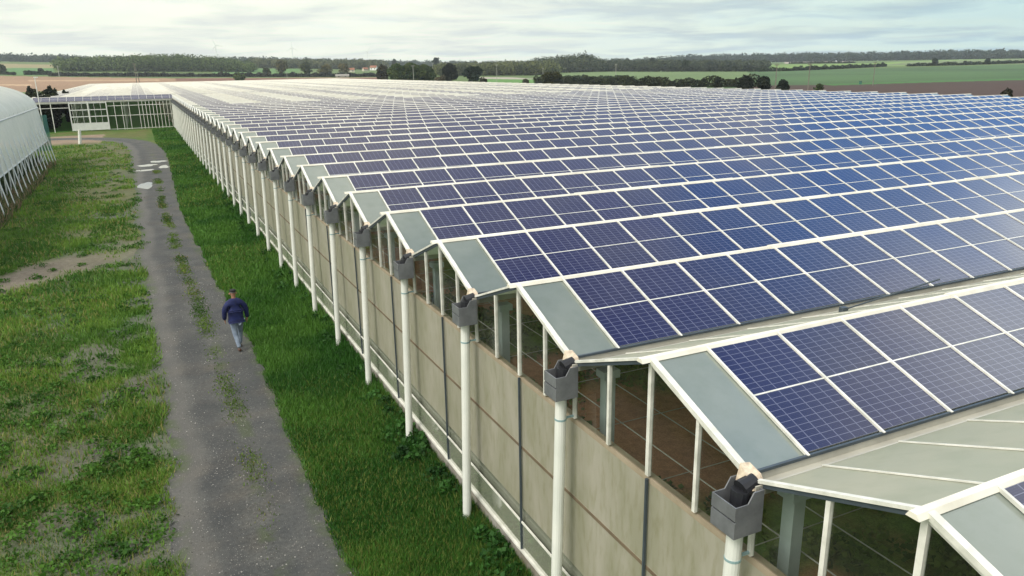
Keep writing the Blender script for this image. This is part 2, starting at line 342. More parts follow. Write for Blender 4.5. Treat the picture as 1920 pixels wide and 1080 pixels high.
# fields far off, as outlines
def wpoly(pts):
    out = []
    for u, v in pts: p, r = ground_at(u, v); out.append((math.atan2(p[0]-CAM[0], p[1]-CAM[1]), math.log(r)))
    return out
FIELDS = [
 ([(-300, 175), (-300, 142), (0, 142.5), (330, 147), (720, 145), (715, 153), (-300, 185)], (.29, .185, .115), .15),
 ([(-300, 162), (0, 160), (60, 161.5), (60, 158.5), (-300, 158)], (.46, .32, .20), .0),
 ([(55, 152.5), (300, 151.5), (300, 149.5), (55, 150.5)], (.42, .29, .18), .0),
 ([(330, 152), (720, 152), (720, 146), (330, 147.2)], (.17, .085, .06), .05),
 ([(-300, 142), (-300, 127), (0, 127.5), (100, 127.5), (100, 141.5)], (.085, .19, .065), .1),
 ([(-300, 127), (0, 127.5), (160, 127.5), (165, 122.5), (-300, 121)], (.27, .23, .12), .1),
 ([(400, 138), (560, 138), (560, 129), (400, 130)], (.10, .20, .06), .1),
 ([(1000, 175), (1030, 133), (1440, 134), (1700, 127), (2300, 112), (2300, 175)], (.060, .115, .040), .35),
 ([(1000, 160), (1000, 134), (1400, 134.5), (1420, 150), (1300, 160)], (.125, .185, .070), .2),
 ([(1250, 175), (1440, 160.5), (1620, 158), (1920, 150), (2300, 143), (2300, 230), (1250, 230)], (.062, .037, .027), .15),
 ([(1540, 158), (1920, 147.5), (2300, 138), (2300, 141), (1920, 150), (1560, 160.5)], (.055, .15, .035), .15),
 ([(900, 168), (900, 146), (1010, 148), (1060, 168)], (.10, .22, .05), .1),
 ([(900, 148), (900, 144.5), (960, 145), (1010, 148.5), (980, 149)], (.36, .33, .27), .05),
 ([(1430, 131), (1430, 121.5), (1640, 118.5), (1920, 109.5), (2300, 100), (2300, 112), (1700, 124), (1650, 124)], (.17, .27, .07), .2),
 ([(1650, 123), (1700, 117), (2300, 103), (2300, 116)], (.15, .19, .09), .2),
 ([(1470, 119.5), (1475, 115.5), (1600, 115), (1600, 118.5)], (.40, .34, .30), .1),
 ([(1860, 118.5), (1868, 114.5), (1892, 114), (1892, 118)], (.45, .33, .26), .1),
]
FIELDS = [(wpoly(p), c, n) for p, c, n in FIELDS]
def inside(poly, x, y):
    r = np.zeros(len(x), bool); j = len(poly)-1
    for i in range(len(poly)):
        xi, yi = poly[i]; xj, yj = poly[j]
        if yi != yj: r ^= ((yi > y) != (yj > y)) & (x < (xj-xi)*(y-yi)/(yj-yi)+xi)
        j = i
    return r
# road centre line and width
RC = np.array([(-3.4, -12, 2.8), (-3.55, 0, 2.8), (-3.70, 7, 2.6), (-3.69, 16, 2.62), (-4.02, 29, 2.66), (-4.22, 43, 2.5), (-4.2, 60, 2.9), (-4.2, 74, 3.3), (-4.55, 86, 3.4), (-5.7, 95, 3.1), (-8.6, 101.5, 3.2), (-12.5, 104.5, 3.2), (-19, 106.5, 3.4), (-32, 108, 3.6)])
def crom(pts, n):
    out = []
    for i in range(len(pts)-1):
        p0, p1, p2, p3 = pts[max(i-1, 0)], pts[i], pts[i+1], pts[min(i+2, len(pts)-1)]
        for t in np.linspace(0, 1, n, endpoint=False): out.append(.5*((2*p1)+(-p0+p2)*t+(2*p0-5*p1+4*p2-p3)*t*t+(-p0+3*p1-3*p2+p3)*t**3))
    out.append(pts[-1]); return np.array(out)
RP = crom(RC, 30)
def road_off(x, y):      # signed distance across the road in half widths (approx.)
    near = np.interp(y, RP[:330, 1], RP[:330, 0]); w = np.interp(y, RP[:330, 1], RP[:330, 2])
    return (x-near)/(w/2)
def ground_colour(x, y):
    n = len(x); r = np.hypot(x-CAM[0], y-CAM[1])
    nz, nf = vnoise(x, y, .16, 4), vnoise(x, y, .9, 4)
    c = np.empty((n, 3)); g1, g2, g3 = np.array((.045, .115, .015)), np.array((.090, .125, .026)), np.array((.115, .10, .042))
    t = ss(.35, .7, nz)[:, None]; c[:] = g1*(1-t)+g2*t
    t = (ss(.52, .75, nf)*.6)[:, None]; c = c*(1-t)+g3*t
    # meadow left of the road: bare grey patches near the road, a dirt track crossing, dead growth by the tunnel
    ro = road_off(x, y); m = (x < -4) & (y < 110)
    bare = ss(.40, .64, vnoise(x, y, .75, 5))*ss(-5.2, -1.6, ro)*(ro < 0)*.95
    trk = track_mask(x, y)
    dead = ss(1.3, .2, abs(x+12.3))*ss(.35, .6, vnoise(x, y, .25, 3))*(y < 80)
    worn = ss(25, 45, y)*ss(.30, .65, nz)*.6
    apron = ss(93, 100, y)*ss(122, 114, y)*(x < -9)
    for w, col in ((bare*.8, (.105, .105, .095)), (worn, (.105, .112, .036)), (trk, (.17, .145, .115)), (dead*.55, (.17, .14, .075)), (apron, (.24, .18, .13))):
        w = (w*m)[:, None]; c = c*(1-w)+np.array(col)*w
    # strip between road and wall
    s = ((x > -3.2) & (x < .0) & (y < 118))[:, None]; t = ss(.4, .7, nf)[:, None]
    c = np.where(s, np.array((.038, .115, .014))*(1-t)+np.array((.075, .14, .022))*t, c)
    # soil inside the greenhouse
    ins = ((x > .0) & (x < X1) & (y > -8) & (y < KEND*P)) | ((x > XW) & (x < X1) & (y > KW*P) & (y < KEND*P))
    t = ss(.42, .60, vnoise(x, y, .28, 4))[:, None]; ci = np.array((.34, .17, .095))*(1-t)+np.array((.10, .17, .035))*t
    ci = np.where((x < 0)[:, None], np.array((.06, .20, .02)), ci)
    c = np.where(ins[:, None], ci, c)
    # distant country
    far = r > 130; a, lr = np.arctan2(x-CAM[0], y-CAM[1]), np.log(np.maximum(r, 1)); big = np.zeros((n, 3))+np.array((.10, .15, .045)); ok = far & ~ins
    big = big*(1+.25*(vnoise(x, y, .012, 3)-.5)[:, None])
    for poly, col, k in FIELDS:
        q = inside(poly, a, lr); big[q] = np.array(col)*(1+k*2*(vnoise(x[q]*.3, y[q]*.3, .05, 4)-.5))[:, None]
    edge = ss(118, 160, r)[:, None]; c = np.where(ok[:, None], c*(1-edge)+big*edge, c)
    return c
TR = np.array([(-40, 22), (-16, 26.5), (-11, 28.5), (-8, 31.0), (-5, 34)])
def track_mask(x, y):
    yc = np.interp(x, TR[:, 0], TR[:, 1]); d = abs(y-yc)+3.2*(vnoise(x, y, .45, 4)-.5)
    return ss(3.0, .8, d)*(x < -4.8)*(.5+.5*ss(-4.6, -10, x))
azs = np.concatenate([np.linspace(-math.pi, rad(-22), 60, endpoint=False), np.linspace(rad(-22), rad(72), 760), np.linspace(rad(72), math.pi, 50)[1:-1]])
rs = np.concatenate([[.0], np.geomspace(2, 2380, 500)])
A, Rr = np.meshgrid(azs, rs); gx, gy = CAM[0]+np.sin(A)*Rr, CAM[1]+np.cos(A)*Rr
gz = height(gx, gy); na, nr = len(azs), len(rs)
cols = ground_colour(gx.ravel(), gy.ravel())
ii, jj = np.meshgrid(np.arange(nr-1), np.arange(na), indexing='ij'); j2 = (jj+1) % na
fc = np.stack([ii*na+jj, (ii+1)*na+jj, (ii+1)*na+j2, ii*na+j2], -1).reshape(-1, 4)[:, ::-1]
g = np_mesh('ground', np.stack([gx, gy, gz], -1).reshape(-1, 3), 4, cols, 'ground_earth', None, True, fc); tag(g, kind='structure')
# road sheet
mb = MB(); L = 0
wl = [RP[i] for i in range(len(RP))]
pr = None
for i in range(len(RP)):
    d = RP[min(i+1, len(RP)-1), :2]-RP[max(i-1, 0), :2]; d /= np.hypot(*d); nrm = np.array((d[1], -d[0])); w = RP[i, 2]/2
    jl, jr = (vnoise(i*.25, 3., .7, 2)-.5)*.5, (vnoise(i*.25, 60., .7, 2)-.5)*.25
    a, b = RP[i, :2]-nrm*(w+jl), RP[i, :2]+nrm*(w+jr)
    if i: L += np.hypot(*(RP[i, :2]-RP[i-1, :2]))
    if pr: mb.quad((*pr[0], .004), (*pr[1], .004), (*b, .004), (*a, .004), [(0, pr[2]), (1, pr[2]), (1, L), (0, L)])
    pr = (a, b, L)
tag(mb.build('gravel_road', 'gravel'), kind='structure')
def blob(name, cx, cy, rx, ry, seed, holes=1.0):
    rr = random.Random(seed); pts = []
    ph = [rr.random()*6.28 for _ in range(4)]
    for i in range(40):
        t = 2*math.pi*i/40; k = 1+.16*holes*math.sin(2*t+ph[0])+.13*holes*math.sin(3*t+ph[1])+.09*math.sin(5*t+ph[2])+.05*math.sin(9*t+ph[3])
        pts.append((cx+rx*k*math.cos(t), cy+ry*k*math.sin(t), .009))
    mb = MB(); mb.poly(pts); tag(mb.build(name, 'water'), kind='structure')
for i, (cx, cy, rx, ry) in enumerate([(-4.83, 54.9, .56, 1.5), (-4.75, 64.6, .62, .6), (-4.55, 68.3, .75, .8), (-3.25, 66.4, .35, 1.3), (-3.6, 71.0, .6, .9)]): blob('puddle', cx, cy, rx, ry, i)

# ------------------------------------------------------------ greenhouse
GH = empty('greenhouse'); tag(GH, 'vast white greenhouse with saw-tooth glass bays and rows of blue solar panels on its roof', 'greenhouse')
ZV, ZP, ZS, ZB = 1.2625*P, 1.4456*P, 1.0191*P, .0973*P*1.05
YB = .029*P           # south slope ends this far beyond the valley line
SL0, SL1 = (YB, ZV+.005), (P/2, ZP)      # south slope in y,z, valley -> ridge
NL0, NL1 = (P/2+.012, ZP), (P-.10, ZV)   # north slope, ridge -> next valley
sdir = np.array([SL1[0]-SL0[0], SL1[1]-SL0[1]]); slen = np.hypot(*sdir); sdn = sdir/slen; snm = np.array([-sdn[1], sdn[0]])
def sp_(s, off=0): q = np.array(SL0)+sdn*s+snm*off; return float(q[0]), float(q[1])
w0, PW = .216*P, .3135*P
S0, SM, S1 = .03, slen*.5+.01, slen-.05
def panel_geo(mb, x, row, j, i, dy=0):
    s0, s1 = (S0, SM-.012) if row == 0 else (SM+.012, S1)
    a, b = x+.022, x+PW-.022; (y0, z0), (y1, z1) = sp_(s0, .022), sp_(s1, .022)
    mb.quad((a, y0+dy, z0), (b, y0+dy, z0), (b, y1+dy, z1), (a, y1+dy, z1), [(j, i), (j+.9999, i), (j+.9999, i+.9999), (j, i+.9999)])
def edge_geo(mb, x, row, dy=0):       # thin side faces so that the module has a body
    s0, s1 = (S0, SM-.012) if row == 0 else (SM+.012, S1); a, b = x+.022, x+PW-.022
    (y0, z0), (y1, z1), (ya, za), (yb, zb) = sp_(s0, .022), sp_(s1, .022), sp_(s0, 0), sp_(s1, 0)
    mb.quad((a, ya+dy, za), (b, ya+dy, za), (b, y0+dy, z0), (a, y0+dy, z0)); mb.quad((a, ya+dy, za), (a, y0+dy, z0), (a, y1+dy, z1), (a, yb+dy, zb)); mb.quad((b, ya+dy, za), (b, yb+dy, zb), (b, y1+dy, z1), (b, y0+dy, z0))
NCOL = int((X1-2*w0)/PW+.01); NWEST = int((-XW-w0)/PW)
def row_panels(k):
    """column indices that carry solar modules in bay k; index 0 starts at x = w0"""
    if k < 24: return list(range(NCOL))
    if k == KW: return list(range(-18, NCOL))
    lo = 0 if k < KW else -18
    return [j for j in range(lo, NCOL) if (j+18) % 6 < 3]
# the 100 nearest modules one by one, the rest as one part
cand = []
for k in range(K0, KEND):
    for j in row_panels(k):
        for r in (0, 1):
            y, z = sp_(slen*(.25+.5*r)); x = w0+(j+.5)*PW
            u, v, w = project(np.array(x), np.array(k*P+y), np.array(z))
            vis = -60 < u < 1980 and -60 < v < 1140
            cand.append((w+(0 if vis else 1e4), k, j, r))
cand.sort(); near = set(c[1:] for c in cand[:100])
protos = {}
for (_, k, j, r) in cand[:100]:
    mb = MB(); mb.mi = 0; panel_geo(mb, 0, r, j+30, k*2+r+20); mb.mi = 1; edge_geo(mb, 0, r)
    mb.build('solar_panel', ['solar_cells', 'aluminium'], GH, loc=(w0+j*PW, k*P, 0))
mb = MB()
for (_, k, j, r) in cand[100:]: panel_geo(mb, w0+j*PW, r, j+30, k*2+r+20, k*P)
tag(mb.build('solar_panel_array', 'solar_cells', GH), kind='stuff')
def bay_meshes(cols, x0, x1, tagn):
    D = {}
    # glass of the south slope wherever there is no module
    mb = MB(); (y0, z0), (y1, z1) = sp_(0), sp_(slen)
    segs = []; allc = list(range(-18 if x0 < 0 else 0, NCOL)); xs = [x0]+[w0+j*PW for j in allc]+[w0+NCOL*PW, x1]
    cs = set(cols); run = x0
    for j in allc:
        a = w0+j*PW
        if j in cs:
            if run is not None and a > run+.01: segs.append((run, a))
            run = None
        elif run is None: run = a
    if run is None: run = w0+NCOL*PW
    segs.append((run, x1))
    gm = 'roof_glass' if tagn == 'a' else 'pale_glass'
    D['south_pane'] = []
    for a, b in segs:
        if tagn == 'a': mb = MB()
        mb.hexa([(a, y0, z0-.012), (b, y0, z0-.012), (b, y1, z1-.012), (a, y1, z1-.012), (a, y0, z0), (b, y0, z0), (b, y1, z1), (a, y1, z1)])
        if tagn == 'a': D['south_pane'].append(mb.mesh('south_pane', gm))
    if tagn != 'a': D['south_pane'].append(mb.mesh('south_pane', gm))
    mb = MB(); a, b = NL0, NL1; mb.hexa([(x0, a[0], a[1]-.012), (x0, b[0], b[1]-.012), (x1, b[0], b[1]-.012), (x1, a[0], a[1]-.012), (x0, a[0], a[1]), (x0, b[0], b[1]), (x1, b[0], b[1]), (x1, a[0], a[1])])
    D['north_pane'] = mb.mesh('north_pane', 'north_glass')
    mb = MB()
    for x in xs[1:-1]:
        (ya, za), (yb, zb) = sp_(-.02, .024), sp_(slen-.02, .024); mb.bar((x, ya, za), (x, yb, zb), .026, .032)
        mb.bar((x, NL0[0], NL0[1]+.012), (x, NL1[0], NL1[1]+.012), .016, .014)
    (ya, za) = sp_(SM, .012); mb.bar((xs[1], ya, za), (xs[-2], ya, za), .016, .024, (0, -.4, 1))
    (ya, za) = sp_(-.01, .015); mb.mi = 1; mb.bar((x0, ya, za), (x1, ya, za), .03, .03)
    D['glazing_bars'] = mb.mesh('glazing_bars', ['white_paint', 'post_dark'])
    mb = MB(); seg = 4.8; x = x0-.16; t = 0
    while x < x1:
        e = min(x+seg, x1+.1); o = .012*(t % 2); q = .054+o; t += 1
        mb.hexa([(x, P/2-q, ZP-.010), (e, P/2-q, ZP-.010), (e, P/2+q, ZP-.010), (x, P/2+q, ZP-.010), (x, P/2-q*.55, ZP+.034+o), (e, P/2-q*.55, ZP+.034+o), (e, P/2+q*.55, ZP+.034+o), (x, P/2+q*.55, ZP+.034+o)])
        x = e-.02
    D['ridge_cap'] = mb.mesh('ridge_cap', 'ridge_white')
    mb = MB()
    mb.bar((x0-.1, -.005, ZV-.09), (x1+.05, -.005, ZV-.09), .17, .02); mb.bar((x0-.1, -.10, ZV-.045), (x1+.05, -.10, ZV-.045), .016, .10); mb.bar((x0-.1, .085, ZV-.045), (x1+.05, .085, ZV-.045), .016, .10)
    D['gutter'] = mb.mesh('gutter', 'gutter_metal')
    return D
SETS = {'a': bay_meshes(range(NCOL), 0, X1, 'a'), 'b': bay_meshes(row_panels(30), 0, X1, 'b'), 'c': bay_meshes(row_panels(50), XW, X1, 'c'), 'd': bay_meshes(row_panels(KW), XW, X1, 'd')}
for k in range(K0, KEND):
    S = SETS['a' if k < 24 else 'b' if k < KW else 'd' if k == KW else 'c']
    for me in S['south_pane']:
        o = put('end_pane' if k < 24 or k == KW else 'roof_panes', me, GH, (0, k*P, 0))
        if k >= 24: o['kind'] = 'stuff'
    for n in ('north_pane', 'glazing_bars', 'ridge_cap', 'gutter'): put(n, S[n], GH, (0, k*P, 0))
# west side, one set of parts per bay
mb = MB()                                   # gable frame
for q in (0, .25, .5, .75):
    y = q*P; zt = ZV+(ZP-ZV)*(1-abs(q-.5)*2)-.02; mb.bar((0, y, ZS), (0, y, zt), .045 if q != .5 else .055, .045, (1, 0, 0))
def rake(mb, y0, z0, y1, z1):
    mb.bar((-.02, y0, z0), (-.02, y1, z1), .07, .05, (0, 0, 1)); mb.bar((.0, y0, z0-.055), (.0, y1, z1-.055), .03, .05, (0, 0, 1))
rake(mb, YB-.03, ZV+.015, P/2, ZP+.012); mb.bar((-.02, P/2, ZP+.012), (-.02, P-.05, ZV+.015), .05, .03); mb.mi = 1; mb.bar((-.012, P/2, ZP-.028), (-.012, P-.05, ZV-.025), .03, .045)
M_FRAME = mb.mesh('gable_frame', ['white_paint', 'post_dark'])
mb = MB(); mb.poly([(.012, 0, ZS), (.012, P, ZS), (.012, P, ZV), (.012, P/2, ZP-.03), (.012, 0, ZV)][::-1]); M_GLASS = mb.mesh('gable_glass', 'clear_glass')
mb = MB(); mb.box(.016, .11, 0, P, ZS-.10, ZS-.03); M_SILL = mb.mesh('window_sill', 'sill_wood')
mb = MB(); mb.box(.02, .035, 0, P, 1.04, ZS-.10); mb.mi = 1; mb.box(.008, .0199, 0, P, 2.06, 2.10); M_SCREEN = mb.mesh('shade_screen', ['shade_screen', 'seam'])
mb = MB(); mb.quad((.0, 0, ZB), (.0, P, ZB), (.0, P, .82), (.0, 0, .82)); M_LOW = mb.mesh('lower_glass', 'lower_glass')
mb = MB(); mb.box(.05, .06, 0, P, .30, 1.04); M_GAP = mb.mesh('lower_screen', 'lower_glass')
mb = MB(); mb.box(-.04, .03, 0, P, ZB-.035, ZB); mb.box(-.022, .0, 0, P, .80, .83); M_RAIL = mb.mesh('base_rail', 'white_paint')
mb = MB(); mb.box(-.03, .12, 0, P, -.1, ZB-.036); M_KERB = mb.mesh('concrete_kerb', 'concrete')
mb = MB(); mb.box(-.03, .0, P/2-.014, P/2+.014, ZB-.12, ZS-.04); M_POST = mb.mesh('wall_post', 'post_dark')
mb = MB(); mb.tube((-.20, 0, 3.66), (-.295, 0, 0), .074, n=16); M_PIPE = mb.mesh('downpipe', 'pipe_white'); M_PIPE.polygons.foreach_set('use_smooth', [True]*len(M_PIPE.polygons))
mb = MB(); mb.tube((-.209, 0, 3.31), (-.2095, 0, 3.285), .078, n=16); mb.box(-.14, .0, -.012, .012, 3.285, 3.31); M_RING = mb.mesh('pipe_collar', 'pipe_ring')
mb = MB()                                    # open grey hopper box
bx0, bx1, by, bz0, bz1 = -.36, -.06, .155, 3.62, 3.93
mb.box(bx0, bx1, -by, by, bz0, bz0+.02)
mb.box(bx0, bx0+.012, -by, by, bz0+.02, 3.78); mb.box(bx0+.02, bx0+.03, -by+.013, by-.013, 3.78, 3.80); mb.box(bx0, bx0+.012, -by, by, 3.80, bz1)
for s in (-1, 1):
    y0, y1 = (-by, -by+.012) if s < 0 else (by-.012, by)
    mb.box(bx0+.0125, bx1, y0, y1, bz0+.02, bz1); mb.hexa([(bx1-.16, y0, bz1+.001), (bx1, y0, bz1+.001), (bx1, y1, bz1+.001), (bx1-.16, y1, bz1+.001), (bx1-.10, y0, bz1+.10), (bx1, y0, bz1+.10), (bx1, y1, bz1+.10), (bx1-.10, y1, bz1+.10)])
mb.box(bx1+.0005, bx1+.012, -by, by, bz0, bz1+.10)
M_BOX = mb.mesh('rain_hopper', 'box_grey')
mb = MB()
mb.tube((-.02, 0, 4.04), (-.17, 0, 3.985), .07, .09, 12); mb.tube((-.17, 0, 3.985), (-.20, 0, 3.66), .09, .075, 12); M_BOOT = mb.mesh('rubber_boot', 'rubber'); M_BOOT.polygons.foreach_set('use_smooth', [True]*len(M_BOOT.polygons))
mb = MB()
mb.hexa([(-.12, -.09, 4.0), (.03, -.09, 4.0), (.03, .13, 4.0), (-.12, .13, 4.0), (-.10, .0, 4.08), (.03, -.02, 4.10), (.03, .13, 4.14), (-.07, .14, 4.15)]); M_CAP = mb.mesh('gutter_end', 'foam')
for k in range(K0, KW):
    y = k*P
    for me, nm in ((M_FRAME, 'gable_frame'), (M_GLASS, 'gable_glass'), (M_SILL, 'window_sill'), (M_SCREEN, 'shade_screen'), (M_LOW, 'lower_glass'), (M_GAP, 'lower_screen'), (M_RAIL, 'base_rail'), (M_KERB, 'concrete_kerb'), (M_POST, 'wall_post')):
        put(nm, me, GH, (0, y, 0))
    pipe = put('downpipe', M_PIPE, GH, (0, y, 0)); put('pipe_collar', M_RING, pipe)
    bxo = put('rain_hopper', M_BOX, GH, (0, y, 0)); put('rubber_boot', M_BOOT, bxo); put('gutter_end', M_CAP, GH, (0, y, 0))
# inner columns and wires
mb = MB(); mb.box(.42, .56, -.07, .07, 0, ZV-.2); mb.box(.36, .62, -.13, .13, 0, .5); mb.box(.37, .61, -.10, .10, ZV-.30, ZV-.2); M_IN = mb.mesh('inner_column', 'column_paint')
for k in range(K0, 24): put('inner_column', M_IN, GH, (0, k*P, 0))
for i, xx in enumerate((9.6, 19.2)):
    for k in range(K0, 12): put('inner_column', M_IN, GH, (xx, k*P, 0))
for (x, z) in ((.75, 3.0), (1.9, 2.6)):
    mb = MB()
    for k in range(K0, 24): mb.tube((x, k*P, z), (x, (k+1)*P, z), .008, n=5, caps=False)
    mb.build('trellis_wire', 'wire_metal', GH)
for k in range(K0*2, 16):
    mb = MB(); mb.tube((.1, k*P/2+.9, 2.5), (12, k*P/2+.9, 2.5), .007, n=5, caps=False); mb.build('trellis_wire', 'wire_metal', GH)
# a vent arm lying on a north slope
a_ = cF+cR*(1582-960)/F_PX-cU*(577-540)/F_PX; a_ = CAM+a_*((ZV+.16-CAM[2])/a_[2])
mb = MB(); mb.tube((a_[0], a_[1], ZV+.13), (a_[0]+1.5, a_[1]-.35, ZP-.12), .014, n=6); mb.box(a_[0]-.05, a_[0]+.05, a_[1]-.04, a_[1]+.04, ZV+.09, ZV+.17); mb.build('vent_arm', 'post_dark', GH)
# east side, north end and west end of the wing (closed walls)
mb = MB()
for k in range(K0, KEND): mb.poly([(X1, k*P, .3), (X1, k*P+P, .3), (X1, k*P+P, ZV), (X1, k*P+P/2, ZP-.02), (X1, k*P, ZV)])
mb.build('east_wall', 'lower_glass', GH)
mb = MB(); mb.box(XW, X1, KEND*P-.02, KEND*P, 0, ZV-.1); mb.build('north_wall', 'lower_glass', GH)
mb = MB(); mb.box(-.02, X1, K0*P-.03, K0*P-.01, 0, ZV-.1); mb.build('south_wall', 'lower_glass', GH)
mb = MB()
for k in range(KW, KEND):
    mb.box(XW-.03, XW+.03, k*P-.04, k*P+.04, 0, ZV)
    for q in (.25, .5, .75): mb.box(XW-.02, XW+.02, (k+q)*P-.025, (k+q)*P+.025, 0, ZV)
    mb.poly([(XW, k*P, .02), (XW, k*P+P, .02), (XW, k*P+P, ZV), (XW, k*P+P/2, ZP-.02), (XW, k*P, ZV)])
mb.build('wing_side_wall', 'white_paint', GH)
mb = MB()
for k in range(KW, KEND, 1): mb.bar((XW-.02, k*P, ZV), (XW-.02, k*P+P/2, ZP), .06, .06); mb.bar((XW-.02, k*P+P/2, ZP), (XW-.02, k*P+P, ZV), .06, .06)
mb.build('wing_rake_trim', 'white_paint', GH)
# front of the wing
yf = KW*P
mb = MB(); mb.box(XW-.1, .0, yf-.10, yf-.02, ZV-.16, ZV-.01); mb.build('eaves_beam', 'white_paint', GH)
def posts(xs, name, w=.07):
    for x in xs:
        mb = MB(); mb.box(x-w/2, x+w/2, yf-.06, yf, 0, ZV-.16); mb.build(name, 'white_paint', GH)
xdoor0, xdoor1, xm = -4.12*P, -2.66*P, -1.55*P
posts([XW+.04, -4.78*P], 'front_post', .10)
xs_l = list(np.arange(xdoor1+.9, xm+.1, .93)); xs_r = list(np.arange(xm+.45, -.1, .46)); posts(xs_l+xs_r, 'front_post', .075)
for z in (.12, 1.95, 3.3):
    mb = MB(); mb.box(xdoor1, -.03, yf-.05, yf-.01, z-.04, z+.04); mb.build('front_rail', 'white_paint', GH)
mb = MB(); mb.box(XW, xdoor0, yf-.05, yf-.01, 3.18, 3.25); mb.build('front_rail', 'white_paint', GH)
mb = MB(); mb.quad((xdoor1, yf+.01, .1), (0, yf+.01, .1), (0, yf+.01, ZV-.1), (xdoor1, yf+.01, ZV-.1)); mb.build('front_glass', 'clear_glass', GH)
mid = (xdoor0+xdoor1)/2
for a, b, dy in ((xdoor0, mid+.04, -.22), (mid-.04, xdoor1, -.30)):
    y0 = yf+dy; mb = MB()
    for x in (a+.07, b-.07): mb.box(x-.07, x+.07, y0, y0+.06, .1, ZV-.12)
    for z in (1.07, 1.98, 2.88, 3.80): mb.box(a+.14, b-.14, y0+.005, y0+.055, z-.06, z+.06)
    for q in (1, 2): x = a+(b-a)*q/3; mb.box(x-.02, x+.02, y0+.01, y0+.05, 1.13, ZV-.2)
    d = mb.build('sliding_door', 'door_white', GH)
    mb = MB(); mb.box(a+.14, b-.14, y0+.012, y0+.05, .12, 1.01); mb.build('door_panel', 'door_white', d)
    mb = MB(); mb.quad((a+.14, y0+.03, 1.0), (b-.14, y0+.03, 1.0), (b-.14, y0+.03, ZV-.2), (a+.14, y0+.03, ZV-.2)); mb.build('door_glass', 'clear_glass', d)
for k in range(KW, KW+14):          # inner rows of posts seen through the open bay
    for x in (XW+.06, -4.0*P, -2*P, 0, 2*P):
        mb = MB(); mb.box(x-.05, x+.05, k*P+.05, k*P+.15, 0, ZV-.1); mb.build('inner_post', 'white_paint', GH)
    mb = MB(); mb.box(XW+.1, .0, k*P+.06, k*P+.14, ZV-.28, ZV-.18); mb.build('inner_beam', 'white_paint', GH)

# ------------------------------------------------------------ foliage helpers
def leaf_quads(C, size, flat=0.0, rng=RNG):
    n = len(C); a = rng.normal(size=(n, 3)); a /= np.linalg.norm(a, axis=1)[:, None]; b = rng.normal(size=(n, 3)); b -= (a*b).sum(1)[:, None]*a; b /= np.linalg.norm(b, axis=1)[:, None]
    s = (size*(.6+.8*rng.random(n)))[:, None]; a *= s; b *= s*.8
    return np.stack([C-a, C-b, C+a, C+b], 1).reshape(-1, 3)
def crown_points(n, lumps, rng=RNG):
    """lumps: (x,y,z,rx,ry,rz). points spread through a shell of each lump"""
    L = np.array(lumps); vol = (L[:, 3]*L[:, 4]*L[:, 5])**.67; k = rng.choice(len(L), n, p=vol/vol.sum())
    d = rng.normal(size=(n, 3)); d /= np.linalg.norm(d, axis=1)[:, None]; r = .62+.42*rng.random(n); up = d[:, 2] > .35; r[up] = np.minimum(r[up], .95)
    wig = 1+(.18*np.sin(d[:, 0]*7+k)+.15*np.sin(d[:, 1]*9+2*k)+.12*np.sin(d[:, 2]*8+k))*np.where(up, .45, 1)
    return L[k, :3]+d*L[k, 3:]*(r*wig)[:, None], k
def foliage(name, pts, k, size, c1, c2, parent=None, rng=RNG):
    V = leaf_quads(pts, size, rng=rng); n = len(pts)
    t = np.clip(vnoise(pts[:, 0]+3*k, pts[:, 1]+pts[:, 2], .5/max(size*2, .3), 2)*1.6-.3+.20*rng.normal(size=n)+.9*(_perm[np.asarray(k).astype(int) % 256, (np.asarray(k).astype(int)*7) % 256]-.5), 0, 1)[:, None]+np.zeros((n, 1))
    c = np.array(c1)*(1-t)+np.array(c2)*t; return np_mesh(name, V, 4, np.repeat(c, 4, 0), 'leaves', parent)
def make_tree(base, h, w, c1, c2, label, cat='tree', group=None, n=None, seed=0, trunk=.22, name='broadleaf_tree', sq=1.0):
    rng = np.random.default_rng(seed+100); t = empty(name, tuple(base)); tag(t, label, cat, group)
    lum = []; nl = 9
    for i in range(nl):
        a = rng.random()*6.28; q = rng.random()**.6; z = trunk*h+(1-trunk)*h*(.2+.62*rng.random()); fall = 1-.55*((z-trunk*h)/(h*(1-trunk))-.35)**2*2*(2-sq)
        rr = w*.5*q*.62*fall; s = w*.5*(.36+.22*rng.random())
        lum.append((math.cos(a)*rr, math.sin(a)*rr, z, s, s, s*.8))
    lum.append((0, 0, h*(.5+trunk*.5), w*.36, w*.36, (1-trunk)*h*.46))
    d = float(np.hypot(base[0]-CAM[0], base[1]-CAM[1])); size = max(.09, .0011*d); n = n or int(min(5200, max(700, 1.7*(w*h)/(size*size))))
    pts, k = crown_points(n, lum, rng); pts[:, 2] = np.maximum(pts[:, 2], .05); foliage('crown', pts, k, size, c1, c2, t, rng)
    mb = MB(); mb.tube((0, 0, -.3), (0, 0, h*.55), w*.05+.05, w*.02+.02, 7)
    for i in range(4):
        a = i*1.57+rng.random(); mb.tube((0, 0, h*(trunk+.05*i)), (math.cos(a)*w*.28, math.sin(a)*w*.28, h*(.5+.08*i)), w*.02+.02, .02, 5)
    mb.build('trunk', 'bark', t); return t
def px_tree(u, vb, vt, wpx, c1, c2, label, r=None, **kw):
    base, rr = ground_at(u, vb) if r is None else (at_dist(u, r), r)
    _, _, w = project(*[np.array(q) for q in base]); m = w/F_PX; ub, vbb, _ = project(*[np.array(q) for q in base])
    return make_tree(base, max(1.0, (vbb-vt)*m), wpx*m, c1, c2, label, **kw)
DK, OL, AU, BR = ((.010, .022, .010), (.030, .052, .018)), ((.022, .038, .012), (.075, .090, .028)), ((.045, .055, .018), (.17, .14, .045)), ((.030, .055, .014), (.10, .15, .035))
